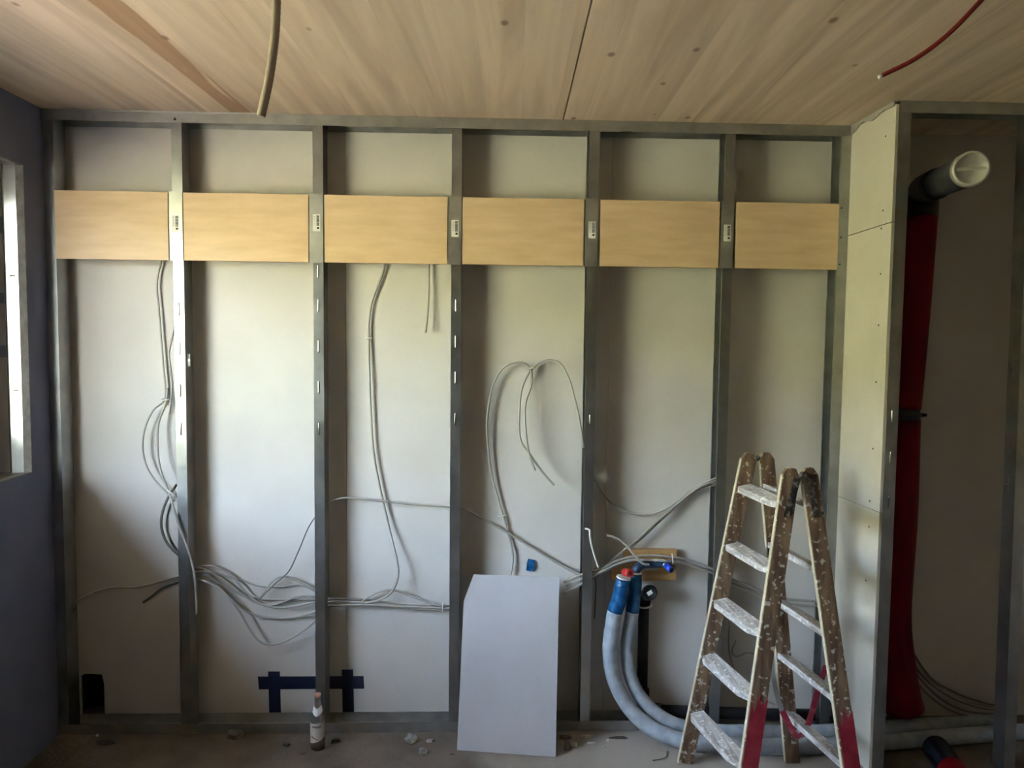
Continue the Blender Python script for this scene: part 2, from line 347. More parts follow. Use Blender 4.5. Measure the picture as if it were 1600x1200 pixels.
def window(name, WY0, WY1, seen):
    w = root_struct(name, (XL, WY1, WZ0))
    # raw gypsum edge band, steel jamb profile, timber reveal, all round the opening
    y0, y1, z0, z1, t = WY0 - 0.02, WY1 + 0.02, WZ0 - 0.02, WZ1 + 0.02, 0.024
    for nm, q in (('jamb', (y1 - t, y1, z0, z1)), ('jamb', (y0, y0 + t, z0, z1)), ('head', (y0 + t, y1 - t, z1 - t, z1)), ('sill', (y0 + t, y1 - t, z0, z0 + t))):
        MB().box(XL - 0.034, XL - 0.0005, *q).build(nm + '_gypsum_edge', M_plaster_edge, w)
    yj = WY1 + 0.002; Hs = []
    if seen:
        for hz_ in (U(29, 431, WY1).z, U(35, 610, WY1).z):
            v = hz_ - WZ0
            Hs += [(0.014, 0.017, v - 0.022, v + 0.022), (0.030, 0.033, v - 0.022, v + 0.022), (0.017, 0.030, v - 0.003, v + 0.003)]
    MB().holed((XL - 0.036, yj, WZ0), Vector((-1, -0.150, 0)).normalized(), (0, 0, 1), 0.05, WZ1 - WZ0, Hs, (0, 1, 0), 0.0015).build('jamb_steel_profile', M_metal_new, w)
    MB().box(XL - 0.0875, XL - 0.0855, yj - 0.016, yj - 0.004, WZ0, WZ1).build('jamb_profile_lip', M_metal_new, w)
    MB().box(XL - 0.086, XL - 0.036, WY0 - 0.018, WY0, WZ0, WZ1).build('jamb_steel_profile', M_metal, w)
    MB().box(XL - TW + 0.08, XL - 0.088, WY1 + 0.004, WY1 + 0.02, WZ0, WZ1).build('jamb_timber', M_reveal, w)
    MB().box(XL - TW + 0.08, XL - 0.088, WY0 - 0.02, WY0 - 0.004, WZ0, WZ1).build('jamb_timber', M_reveal, w)
    MB().box(XL - TW + 0.08, XL - 0.036, WY0 - 0.01, WY1 + 0.01, WZ1, WZ1 + 0.02).build('head_timber', M_reveal, w)
    MB().box(XL - TW + 0.08, XL - 0.036, WY0 - 0.01, WY1 + 0.01, WZ0 - 0.02, WZ0).build('sill_board', M_reveal, w)
    if seen:
        for py_, hh in ((352, 0.035), (466, 0.022), (549, 0.026)):
            zc = U(8, py_, WY1).z
            MB().box(XL - 0.16, XL - 0.089, WY1 - 0.010, WY1 + 0.0035, zc - hh, zc + hh).build('wall_tie', M_bracket, w)
    fx0, fx1 = XL - TW, XL - TW + 0.075
    MB().box(fx0, XL - 0.25, GLZ, WY1 + 0.003, WZ0 + 0.001, WZ1 - 0.001).build('timber_pier', M_reveal, w)
    WY1 = GLZ - 0.02
    for q in ((WY0 - 0.02, WY0 + 0.06, WZ0 - 0.02, WZ1 + 0.02), (WY1 - 0.06, WY1 + 0.02, WZ0 - 0.02, WZ1 + 0.02)):
        MB().box(fx0, fx1, *q).build('frame_post', M_frame, w)
    for q in ((WY0 + 0.06, WY1 - 0.06, WZ0 - 0.02, WZ0 + 0.06), (WY0 + 0.06, WY1 - 0.06, WZ1 - 0.06, WZ1 + 0.02)):
        MB().box(fx0, fx1, *q).build('frame_rail', M_frame, w)
    MB().box(fx0 + 0.03, fx0 + 0.036, WY0 + 0.06, WY1 - 0.06, WZ0 + 0.06, WZ1 - 0.06).build('pane', M_glass, w)
window('window_1', *WINS[0], True)

# shaft side wall: three plasterboards, joints open, notch at the foot for the pipes
wr = root_struct('wall_right', (XR, 0, 0))
zj1, zj2 = 2.367, 1.147
def rpanel(poly): return MB().prism([(XR, y, z) for y, z in poly], (0.0125, 0, 0)).build('panel', M_return, wr)
YF = YR + 0.001
rpanel([(YF, zj1 + 0.0015), (0, zj1 - 0.0065), (0, 2.80), (-0.02, 2.84), (YF, 2.845)])
rpanel([(YF, zj2 + 0.0025), (0, zj2 - 0.008), (0, zj1 - 0.0105), (YF, zj1 - 0.0025)])
rpanel([(YF, 0.0), (-0.25, 0.0), (-0.25, 0.135), (0.0, 0.135), (0, zj2 - 0.011), (YF, zj2 - 0.0005)])
for px_, py_ in ((1384, 213), (1380, 329), (1377, 357), (1376, 428), (1373, 508), (1369, 597), (1364, 701), (1359, 783), (1358, 823), (1353, 907)):
    d = ray(px_, py_); p = CAM + d * ((XR - CAM.x) / d.x)
    MB().lathe([(0.0045, 0), (0.0045, 0.0012), (0.003, 0.0016)], (XR, p.y, p.z), (-1, 0, 0), 8).build('screw', M_screw, wr)
# cracked filler lines: a short crack
d = ray(1352, 905)
struct(MB().box(X_OUT, X_OUT + 0.15, Y_REAR, WALL_Y + 0.3, 0, CEIL).build('wall_outer_right', M_timber))
struct(MB().box(XL - 0.3, X_OUT + 0.15, Y_REAR - 0.15, Y_REAR, 0, CEIL).build('wall_rear', M_timber))

# unseen slab added above the window to hold back the high sky
struct(MB().box(xo - 0.95, XL - 0.4, -9.0, 6.0, CEIL + 0.17, CEIL + 0.30).build('sky_blocker', M_timber))
# ground outside, rising away from the house
b = MB()
prof = [(-8.5, -0.22), (-9, -0.2), (-13, 1.2), (-20, 4.5), (-30, 8.0)]
for (xa, za), (xb, zb) in zip(prof, prof[1:]):
    b.face([(xa, -40, za), (xb, -40, zb), (xb, 40, zb), (xa, 40, za)])
struct(b.build('ground', M_lawn))
struct(MB().box(-8.5, -5.2, -40, 40, -0.6, -0.36).build('ground_gravel', mottled('tan_gravel', (0.24, 0.195, 0.14), (0.32, 0.265, 0.20), 2, 0.95)))
struct(MB().box(-5.2, XL - TW - 0.02, -40, 40, -0.6, -0.36).build('ground_dark_band', mottled('dark_ground', (0.06, 0.05, 0.04), (0.10, 0.085, 0.07), 1.5, 0.95)))  # dark near band added to dim the light thrown up to the ceiling

# ------------------------------------------------------------------ steel framing
STW, STD = 0.046, 0.098
X2 = -1.4054
def slots(z_list, u0=0.019, wd=0.006, hl=0.027): return [(u0 + wd/2, z, hl) for z in z_list]
def Hcut(u, v): return [(u - 0.012, u - 0.007, v - 0.028, v + 0.028), (u + 0.007, u + 0.012, v - 0.028, v + 0.028), (u - 0.007, u + 0.007, v - 0.004, v + 0.004)]
WEBS = []
def stud(label, xl, z0, z1, fl_holes=(), web_holes=(), y0=0.0, depth=STD, flip=False, group=None, M=None, width=STW):
    t = 0.0012; M = M or M_metal
    s = thing('metal_stud', label, 'metal stud', (xl + width/2, y0, z0), group)
    L = z1 - z0
    MB().holed((xl, y0, z0), (1, 0, 0), (0, 0, 1), width, L, [], (0, 1, 0), t).build('front_flange', M, s)
    for u_, z_, hl in fl_holes:
        MB().tube([(xl + u_, y0 + 0.002, z_ - hl - 0.003), (xl + u_, y0, z_ - hl), (xl + u_, y0, z_ - hl + 0.003), (xl + u_, y0, z_ + hl - 0.003), (xl + u_, y0, z_ + hl), (xl + u_, y0 + 0.002, z_ + hl + 0.003)], [0.002, 0.0042, 0.0043, 0.0043, 0.0042, 0.002], 8).build('embossed_rib', M_metal_new, s)
    xw = xl if flip else xl + width - t
    WEBS.append((s, M, xl, width, xw, y0, z0, t, depth, L, [(h[0], h[1], h[2] - z0, h[3] - z0) for h in web_holes]))   # cut and built once the cables are laid
    MB().box(xl, xl + width, y0 + depth - t, y0 + depth, z0, z1).build('rear_flange', M, s)
    xq = xl + width - t if flip else xl
    MB().box(xq, xq + t, y0 + t, y0 + 0.009, z0, z1).box(xq, xq + t, y0 + depth - 0.009, y0 + depth - t, z0, z1).build('lip', M, s)
    return s
def zy(px, *pys): return [U(px, p, 0).z for p in pys]
ZS0, ZS1 = 0.0025, 2.835
s1 = stud('steel stud in the corner against the blue plasterboard wall', XL + 0.001, ZS0, ZS1)
s2 = stud('steel stud with an H-shaped punching, between first and second wood panel from blue wall', X2, ZS0, ZS1, slots(zy(278, 483, 545, 610, 670)), Hcut(0.045, U(291, 563, 0.03).z))
s3 = stud('slotted steel stud standing behind the glass bottle', X2 + 0.625, ZS0, ZS1, slots(zy(497, 424, 477, 541, 605, 670)))
s4 = stud('slotted steel stud partly hidden by the leaning plasterboard, at its slanted edge', X2 + 1.25, ZS0, ZS1, slots(zy(711, 477, 534, 590, 655)))
s5 = stud('steel stud between the leaning plasterboard and the grey pipes', X2 + 1.875, ZS0, ZS1, slots(zy(924, 655), 0.02, 0.005, 0.02))
s6 = stud('steel stud right behind the wooden ladder', X2 + 2.5, ZS0, ZS1)
s7 = stud('steel stud with dark screws in the corner at the plasterboard shaft wall', 1.6785 - STW, ZS0, ZS1)
for px_, py_ in ((1315, 325), (1314, 371), (1312, 413)):
    p = U(px_, py_, 0); MB().lathe([(0.0042, 0), (0.0042, 0.001), (0.002, 0.0015)], (p.x, 0, p.z), (0, -1, 0), 8).build('screw', M_screw, s7)

def track(name, label, xa, xb, z, up, y0=0.0, depth=0.102, fl=0.048):
    t = 0.0012; zz = z + fl * up
    s = thing(name, label, 'metal track', ((xa + xb)/2, y0, z))
    lo, hi = (z, zz) if up > 0 else (zz, z)
    MB().box(xa, xb, y0 - t - 0.001, y0 - 0.001, lo, hi).build('front_flange', M_metal_dull, s)
    MB().box(xa, xb, y0 + depth - t, y0 + depth, lo, hi).build('rear_flange', M_metal_dull, s)
    MB().box(xa, xb, y0 - 0.001, y0 + depth - t, z if up > 0 else z - t, z + t if up > 0 else z).build('base', M_metal_dull, s)
    return s
tt = track('top_track', 'long grey steel track under the timber ceiling above the studs', XL + 0.001, 1.6785, CEIL - 0.001, -1)
for px_, py_ in ((273, 186),):
    p = U(px_, py_, -0.003); MB().lathe([(0.006, 0), (0.004, 0.002)], (p.x, -0.0022, p.z), (0, -1, 0), 8).build('screw', M_screw, tt)
track('bottom_track', 'dusty steel floor track below the studs', XL + 0.001, U(1000, 1145, 0).x, 0.001, 1)

# shaft frame
for lab, xl, fh, wh, flip in (('steel post at the shaft edge beside the red pipe', XR + 0.0135, slots([U(1390, p, YR).z for p in (650, 715, 785)], 0.02, 0.006, 0.024), (), True),
                              ('steel post right of the red pipe across the dark shaft', U(1582, 700, YR).x, (), sum([Hcut(0.05, U(1575, p, YR).z) for p in (400, 578, 760)], []), True)):
    s_ = stud(lab, xl, 0.002, 2.835, fh, wh, y0=YR, depth=0.075, flip=flip, width=0.050)
    if 'edge' not in lab: LEAN = s_
track('top_track', 'short grey steel track above the open shaft', XR + 0.0135, X_OUT - 0.01, CEIL - 0.001, -1, y0=YR, depth=0.079)

# sealing strips
b = MB(); n = 14; pts = []
for k in range(n + 1):
    x = -1.86 + 0.98 * k / n; pts.append((x, CEIL - 0.0022 - 0.010 * math.sin(math.pi * k / n) * (0.8 + 0.3 * math.sin(k * 2.3))))
b.prism([(x, -0.0075, z) for x, z in pts] + [(pts[-1][0], -0.0075, CEIL - 0.001), (pts[0][0], -0.0075, CEIL - 0.001)], (0, 0.004, 0))
tag(b.build('sealing_strip', mat('sealing_tape', (0.5, 0.5, 0.47), 0.8)), 'pale sealing strip bulging out between ceiling and long track near blue wall', 'sealing strip')
b = MB(); top = []; bot = []
for k in range(11):
    y = -0.006 + (YR + 0.014) * k / 10; top.append((XR - 0.008, y, CEIL - 0.001)); bot.append((XR - 0.008, y, CEIL - 0.014 - 0.030 * (0.5 + 0.5 * math.sin(k * 1.3 + 1)) * (1 - k / 13)))
b.prism(top + bot[::-1], (0.006, 0, 0))
tag(b.build('sealing_strip', mat('grey_felt', (0.33, 0.30, 0.27), 0.95)), 'frayed grey felt strip along the top of the plasterboard shaft wall', 'sealing strip')

# ------------------------------------------------------------------ wood panels between the studs
PZ0, PZ1 = 2.2023, 2.504
px_b = [(88, 263), (287, 482), (507, 699), (723, 912), (938, 1124), (1150, 1308)]
px_k = [(265, 285.5), (483.5, 505), (701, 720.5), (914, 934), (1126, 1146), None]
stick = [(274, 349), (494.5, 348), (711, 357), (925, 359), (1136.5, 364)]
plab = ['wood panel screwed beside the blue plasterboard wall with a lighter corner', 'wood panel second from the blue wall, above the stud bay without vertical cables', 'wood panel above the long single cable running down',
        'wood panel above the cables looped over a clip', 'wood panel above the bay with the blue-taped grey pipes', 'wood panel in the bay behind the ladder top beside the shaft wall']
M_sticker = mat('sticker_white', (0.74, 0.74, 0.72), 0.5); M_ink = mat('sticker_ink', (0.03, 0.03, 0.035), 0.5); M_ink2 = mat('sticker_grey', (0.35, 0.35, 0.35), 0.5)
for i, (a, bb) in enumerate(px_b):
    xa, xb = U(a, 355, -0.004).x, U(bb, 355, -0.004).x
    if i == 0: xa = XL + 0.001 + STW + 0.0015
    if i == 5: xb = 1.6785 - STW - 0.0015
    r = thing('wood_panel', plab[i], 'wood panel', ((xa + xb)/2, 0.01, PZ0), 'wood panels fixed in a row between the studs')
    MB().box(xa, xb, -0.006, 0.019, PZ0, PZ1).build('board', M_ply, r, bevel=0.001)
    if px_k[i]:
        ka, kb = U(px_k[i][0], 355, -0.003).x, U(px_k[i][1], 355, -0.003).x
        k = MB().box(ka, kb, -0.0052, -0.0022, PZ0 - 0.002, PZ1 + 0.004).box(ka, ka + 0.002, -0.0022, 0.018, PZ0, PZ1).build('end_bracket', M_metal_dull, r)
        p = U(*stick[i], -0.006); w2, h2 = 0.0165, 0.038
        s = MB(); y = -0.0056
        s.box(p.x - w2, p.x + w2, y, y + 0.0004, p.z - h2, p.z + h2, 0)
        for q in range(9):            # barcode lines, block and print
            zz = p.z + h2 - 0.006 - q * 0.0052
            s.box(p.x + 0.000, p.x + 0.0125, y - 0.0002, y, zz - (0.0036 if q % 3 else 0.0044), zz, 1)
        s.box(p.x + 0.002, p.x + 0.012, y - 0.0002, y, p.z - h2 + 0.010, p.z - h2 + 0.019, 1)
        for q in range(6): s.box(p.x - 0.0125, p.x - 0.005, y - 0.0002, y, p.z + 0.026 - q * 0.0075, p.z + 0.0285 - q * 0.0075, 2)
        s.build('barcode_sticker', [M_sticker, M_ink, M_ink2], k)

# ------------------------------------------------------------------ cables
CABLES, OBST = [], []              # cables waiting to be laid; thick pipes they must pass in front of
def cable(label, pts, Y=0.105, r=0.0046, M=None, group=None, name='cable', front=False):
    CABLES.append(dict(label=label, pts=path(pts, Y), r=r * 1.15, M=M or M_cable, group=group, name=name, front=front))
# bay beside the blue wall
cable('grey cable hanging from the first wood panel and looping out beside the stud', [(255, 398, .10), (247, 428), (245, 450), (248, 480), (251, 520), (255, 570), (258, 622, .098), (240, 640, .075), (228, 664), (223, 690), (225, 715), (233, 737), (248, 757), (262, 771, .066), (272, 783, .058)], .10, 0.0042)
cable('grey cable running down over the front of the H-punched stud', [(262, 606, .10), (259, 630, .080), (248, 660), (246, 690), (248, 720), (254, 745), (261, 762, .03), (268, 782, -.008), (279, 820, -.016), (290, 848, -.02), (298, 872, -.02), (303, 895, -.02), (306, 925, -.018), (307, 960, -.016)], .10, 0.0046, front=True)
cable('short grey cable stub with a free end beside the H-punched stud', [(273, 510, .10), (266, 540), (264, 556), (267, 580), (269, 605), (267, 625), (265, 646)], .10, 0.0042)
cable('cable drawn dark with its shadow, bowing out under the tie on the H-punched stud', [(276, 757, .09), (264, 775), (254, 800), (252, 822), (258, 843), (268, 857), (279, 867)], .09, 0.0055, M_cable_dark)  # cable and its shadow drawn as one thick dark tube
cable('dusty cable running from the corner stud across the first bay', [(112, 952, .06), (122, 940), (135, 931, .10), (155, 923), (180, 918), (212, 918), (240, 912), (262, 905), (284, 899)], .10, 0.0046)
cable('painted shadow strand lying against the wall below the dusty cable', [(224, 941, .11), (238, 931), (250, 921), (262, 915), (284, 908)], .11, 0.0046, M_cable_dark)  # dark tube standing for the dusty cable's shadow on the wall
# second bay: the fan of cables
G2 = 'cables fanning out between the second and third stud'
fan = [('cable in the fan rising highest then dipping under the loop', [(290, 887, .10), (325, 884), (345, 889), (362, 900), (380, 920), (402, 941), (428, 949), (455, 948), (500, 939)], .085),
       ('cable in the fan swinging down and back up to the bottle stud', [(290, 893, .10), (325, 893), (345, 903), (370, 922), (395, 939), (420, 946), (445, 940), (462, 933), (478, 931), (500, 933)], .095),
       ('cable in the fan lying flat along the wall to the bottle stud', [(290, 896, .10), (325, 899), (345, 912), (368, 926), (400, 936), (430, 937), (462, 937), (500, 936)], .105),
       ('cable in the fan sagging a little below the bundle', [(290, 898, .10), (330, 910), (350, 925), (365, 940), (385, 955), (405, 963), (440, 966), (470, 963), (500, 953)], .098),
       ('cable in the fan sagging deepest in a wide bow', [(290, 900, .10), (335, 914), (355, 931), (374, 955), (388, 980), (403, 1000), (420, 1007), (445, 1002), (475, 985), (500, 964)], .06),
       ('cable arching upward out of the fan towards the bottle stud', [(405, 936, .10), (415, 922), (428, 907), (442, 901), (460, 905), (480, 915), (500, 922)], .075),
       ('cable in the fan running straight behind the arching one', [(290, 881, .11), (340, 896), (380, 908), (410, 916), (440, 917), (470, 914), (500, 926)], .11)]
for lab, pts, y in fan: cable(lab, [(p[0], p[1]) for p in pts], y, 0.0046, None, G2)
cable('thin dark wire slanting up from the fan to the bottle stud', [(497, 802, .05), (482, 824), (466, 862), (451, 893), (430, 912), (406, 936)], .06, 0.0026, M_cable_dark)
# third bay
cable('long grey cable hanging down the third bay in a lazy wave', [(602, 398, .105), (600, 420), (591, 445), (580, 475), (576, 508), (576, 530, .105), (577, 580, .10), (579, 640), (583, 700), (590, 745), (600, 790, .098), (611, 838, .085), (620, 875, .06), (622, 900, .055), (612, 925, .06), (594, 937, .075), (570, 943, .085)], .10, 0.0048)
cable('short straight cable with free end hanging from the third wood panel', [(670, 398, .10), (670, 450), (668, 490, .09), (665, 520, .085)], .10, 0.0042)
cable('cable crossing two bays, from the bottle stud over to the leaning board stud', [(505, 789, .03), (522, 781), (550, 778, .07), (600, 783), (650, 788), (708, 792), (740, 803, .10), (780, 825), (830, 855), (880, 885), (914, 903, .10)], .10, 0.0048)
G3 = 'cables running level behind the third bay foot'
for lab, pts, y in (('level cable lowest of the row in the third bay', [(505, 947), (560, 945), (620, 947), (665, 949), (712, 951)], .07),
                    ('level cable in the middle of the row in the third bay', [(505, 940), (560, 941), (605, 945), (650, 952), (712, 953)], .085),
                    ('level cable at the top of the row in the third bay', [(505, 935), (560, 936), (592, 940), (640, 944), (712, 946)], .10),
                    ('cable arching up above the level row in the third bay', [(566, 940), (584, 928), (604, 922), (620, 923), (640, 930), (668, 940), (712, 947)], .09)):
    cable(lab, pts, y, 0.0046, None, G3)
# fourth bay
cable('grey cable bent in a tall bow left of the clip above the leaning board', [(794, 915, .10), (800, 885), (801, 866), (794, 832), (786, 806, .105), (775, 768), (767, 735), (762, 690), (761, 660, .085), (765, 625), (772, 597), (785, 576), (800, 568), (818, 567), (829, 577, .085), (831, 592), (829, 606), (822, 626, .045), (820, 650), (822, 680), (827, 710, .03), (836, 735, .025)], .10, 0.0046)
cable('grey cable bowing from clip down to the next stud, its end crossing behind', [(912, 700, .03), (905, 655), (897, 620), (888, 590), (876, 569), (860, 563, .085), (845, 566), (830, 578, .09), (819, 597), (813, 620), (811, 668, .05), (815, 692), (828, 710, .04), (848, 738), (866, 758, .035)], .08, 0.0046)
# fifth bay
G5 = 'cables bundled over the mounting board'
for lab, pts, y in (('upper cable of the bundle passing over the mounting board, ending past the stud', [(881, 910, .02), (906, 899), (940, 889, .03), (962, 877), (988, 870), (1020, 868), (1060, 872), (1090, 880), (1118, 891), (1145, 905, .06), (1175, 917), (1215, 934), (1290, 941)], .08),
                    ('lower cable of the bundle passing over the mounting board, ending past the stud', [(884, 915, .02), (908, 905), (940, 893, .03), (966, 881), (992, 875), (1050, 877), (1085, 885), (1118, 897), (1145, 912, .07), (1175, 925), (1215, 942), (1290, 948)], .08),
                    ('short stub dipping below the bundle behind the stud', [(880, 928, .02), (908, 913), (935, 898, .035), (958, 886), (985, 873)], .05)):
    cable(lab, pts, y, 0.0055, None, G5)
cable('cable rising steeply from the mounting board to the ladder stud', [(937, 893, .06), (960, 872), (990, 848), (1030, 812), (1070, 778), (1095, 760), (1128, 748)], .10, 0.0046)
cable('cable rising close above another towards the ladder stud', [(985, 857, .072), (1010, 834, .09), (1040, 806), (1068, 781), (1095, 763), (1128, 752)], .105, 0.0046)
cable('cable sagging in a wide bow from stud to stud above the mounting board', [(920, 737, .07), (930, 750, .085), (945, 775), (965, 793), (990, 803), (1020, 803), (1050, 790), (1085, 763), (1128, 743)], .105, 0.0046)
cable('cable end curling over the bundle above the red plug', [(948, 837, .03), (962, 840), (977, 850), (990, 866), (1003, 880, .0), (1014, 882, .01)], .03, 0.0048)
cable('white cable stub bent down beside the stud left of the pipes', [(914, 826, -.008), (921, 828, -.014), (922, 840, -.014), (927, 862, -.012), (932, 878, -.008), (935, 886, -.004)], -.008, 0.0038, M_white, front=True)
cable('dark thin strand hanging down behind the blue-taped pipe', [(929, 888, .09), (931, 915), (930, 940), (929, 966)], .10, 0.0028, M_cable_dark)  # thin dark strand near the wall
cable('pale cable hanging in a loop behind the ladder steps', [(1138, 918, .10), (1141, 960), (1139, 1010), (1147, 1045), (1160, 1070), (1180, 1088), (1210, 1100)], .10, 0.0044)
cable('second pale cable curling at the wall behind the ladder', [(1150, 1000, .10), (1144, 1018), (1152, 1026), (1170, 1020), (1195, 1028)], .10, 0.0038)
# from the ceiling
p0 = UZ(432, -45, CEIL); Yc = p0.y
r_ = thing('flexible_conduit', 'grey flexible conduit hanging from the timber ceiling', 'conduit', (p0.x, p0.y, CEIL))
pts = spline([(p0.x, Yc, CEIL + 0.01), U(432, 0, Yc), U(429, 60, Yc), U(421, 120, Yc), U(408, 181, Yc)], 14)
MB().tube(pts, [0.0118 + 0.0007 * (k % 2) for k in range(len(pts))], 12, cap=False).build('corrugated_tube', mat('conduit_grey', (0.30, 0.25, 0.20), 0.5), r_)
MB().tube([pts[-3], pts[-1] + (pts[-1] - pts[-2]) * 0.25], 0.0105, 10).build('end_plug', mat('conduit_end', (0.16, 0.14, 0.11), 0.5), r_)
p0 = UZ(1590, -60, CEIL)
r_ = thing('red_cable', 'red cable with white cut end hanging from the ceiling near the shaft', 'cable', (p0.x, p0.y, CEIL))
Yq = p0.y
pts = spline([(p0.x, Yq, CEIL + 0.005), U(1572, -42, Yq), U(1530, 4, Yq + .02), U(1480, 55, Yq + .05), U(1430, 92, Yq + .08), U(1378, 118, Yq + .10)], 8)
MB().tube(pts, 0.0062, 10).build('sheath', M_red_cable, r_)
MB().tube([pts[-1], pts[-1] + (pts[-1] - pts[-2]).normalized() * 0.010], 0.0050, 10).build('cut_end', M_white, r_)

# ------------------------------------------------------------------ tapes on the wall
def tape(label, x0, x1, y0, y1, name='blue_tape', M=None, dy=0.0, tilt=0.0):
    a, bq = U(x0, y0, WALL_Y), U(x1, y1, WALL_Y); Yt = WALL_Y - 0.0012 - dy
    t_ = tilt
    pts_ = [(a.x, Yt, a.z), (bq.x, Yt, a.z + t_*(bq.x-a.x)), (bq.x + 0.004, Yt, bq.z + t_*(bq.x-a.x)), (a.x + 0.004, Yt, bq.z)]
    return tag(MB().prism(pts_, (0, 0.001, 0)).build(name, M or M_blue_tape), label, 'tape', 'dark blue tapes at the wall foot' if not M else None)
tape('long dark blue tape strip stuck level on the wall behind the bottle', 403, 568, 1057, 1076)
tape('short upright dark blue tape strip stuck left of the bottle stud', 419, 438, 1049, 1116, dy=0.0012)
tape('short upright dark blue tape strip stuck right of the bottle stud', 534, 552, 1046, 1116, dy=0.0012)
p = U(829, 882, WALL_Y); b = MB(); sh = [(-.022, -.026), (-.018, .012), (-.012, .030), (.020, .024), (.022, -.006), (.014, -.030), (-.004, -.031)]
b.prism([(p.x + x, WALL_Y - 0.006 - 0.004 * abs(x) / .02, p.z + z) for x, z in sh], (0, 0.0045, 0))
tag(b.build('blue_tape', M_blue_foil), 'small glossy blue tape scrap on the wall above the leaning plasterboard', 'tape')

# ------------------------------------------------------------------ pipes in the fifth bay
a, bq = U(985, 858, 0.115), U(1056, 874, 0.115)
r_ = thing('mounting_board', 'pale wooden mounting board behind the red and blue plugs', 'board', ((a.x + bq.x)/2, 0.1, U(1000, 905, .1).z))
MB().box(U(955, 880, .1).x, U(1056, 880, .1).x, 0.088, WALL_Y - 0.001, U(1000, 906, .1).z, U(1000, 884, .1).z).build('lower_slat', M_knot_board, r_, bevel=0.001)
MB().box(U(975, 880, .1).x, U(1056, 880, .1).x, 0.088, WALL_Y - 0.001, U(1000, 875, .1).z, U(1000, 858, .1).z).build('upper_slat', M_knot_board, r_, bevel=0.001)
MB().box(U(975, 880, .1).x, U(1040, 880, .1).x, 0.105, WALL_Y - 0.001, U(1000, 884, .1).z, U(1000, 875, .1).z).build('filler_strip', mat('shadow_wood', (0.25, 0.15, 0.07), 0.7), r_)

M_hose = mottled('grey_pipe_insulation', (0.27, 0.31, 0.36), (0.40, 0.44, 0.48), 22, 0.5, bump=0.2, bscale=90)
def FY(px, py, Z): return (px, py, UZ(px, py, Z).y)
def hose(label, pts, tape_to, plug, r=0.036):
    P = path(pts)
    R_ = thing('insulated_pipe', label, 'pipe', (P[-1].x, P[-1].y, 0))
    k = tape_to
    OBST.append((P, r * 1.02)); MB().tube(P[k-1:], r, 14).build('insulation', M_hose, R_)
    MB().tube(P[:k], [r * 0.93 if q < 2 else r * 1.02 for q in range(k)], 14).build('blue_tape_wrap', M_blue_foil, R_)
    MB().tube([P[0] + (P[0] - P[1]).normalized() * 0.004, P[0] + (P[0] - P[1]).normalized() * 0.012], r * 0.94, 14).build('white_collar', M_white, R_)
    return R_, P
h1, P1 = hose('outer grey insulated pipe with blue tape and a red plug', [(974, 905, -.012), (968, 935), (961, 955), (956, 985), (953, 1015, .0), (957, 1052), (970, 1085, -.02), (990, 1114, -.05), (1018, 1138, -.10), (1055, 1154, -.155), FY(1100, 1163, .037), FY(1180, 1166, .037), FY(1260, 1166, .037), FY(1330, 1163, .037), FY(1410, 1158, .037), FY(1490, 1151, .037), FY(1570, 1145, .037), FY(1640, 1141, .037)], 13, 'red')
h2, P2 = hose('inner grey insulated pipe with blue tape and a blue plugged arm', [(993, 897, .030), (991, 930), (988, 955), (983, 985), (980, 1015, .030), (985, 1055, .018), (1000, 1088, -.005), (1025, 1114, -.035), (1057, 1132, -.065), FY(1100, 1141, .034), FY(1180, 1144, .034), FY(1260, 1144, .034), FY(1330, 1140, .034), FY(1410, 1135, .034), FY(1480, 1131, .034), FY(1560, 1127, .034)], 13, 'blue', 0.032)
# red plug on the outer pipe
q0, q1 = U(976, 894, -.008), U(985, 896, -.066)
OBST.append(([q0, q1], 0.018)); MB().tube([q0, q1], 0.018, 14, cap=True).build('red_plug', M_red_plug, h1)
MB().tube([q1 + (q1 - q0).normalized() * 0.0008, q1 + (q1 - q0).normalized() * 0.0012], 0.011, 12).build('plug_bore', mat('plug_dark', (0.12, 0.008, 0.008), 0.6), h1)
arm = spline([U(993, 897, .030), U(996, 888, .034), U(1006, 882, .042), U(1022, 881, .045), U(1036, 880, .043)], 5)
OBST.append((arm, 0.021)); MB().tube(arm, 0.021, 12).build('wrapped_arm', M_dark_wrap, h2)
q0 = U(1018, 881, .06); MB().box(q0.x - 0.03, q0.x + 0.03, 0.058, 0.0885, U(1018, 884, .088).z - 0.012, U(1018, 876, .088).z + 0.004).build('wall_bracket', M_metal_dull, h2)
q0, q1 = U(1039, 882, .035), U(1049, 891, -.02)
OBST.append(([q0, q1], 0.0175)); MB().tube([q0, q0.lerp(q1, .22)], 0.017, 12).build('steel_nut', M_metal, h2)
MB().tube([q0.lerp(q1, .2), q1], 0.014, 12).build('blue_plug', M_blue_plug, h2)
MB().tube([q1 + (q1 - q0).normalized() * 0.0008, q1 + (q1 - q0).normalized() * 0.0012], 0.010, 12).build('plug_bore', mat('bore_blue', (0.004, 0.008, 0.05), 0.6), h2)

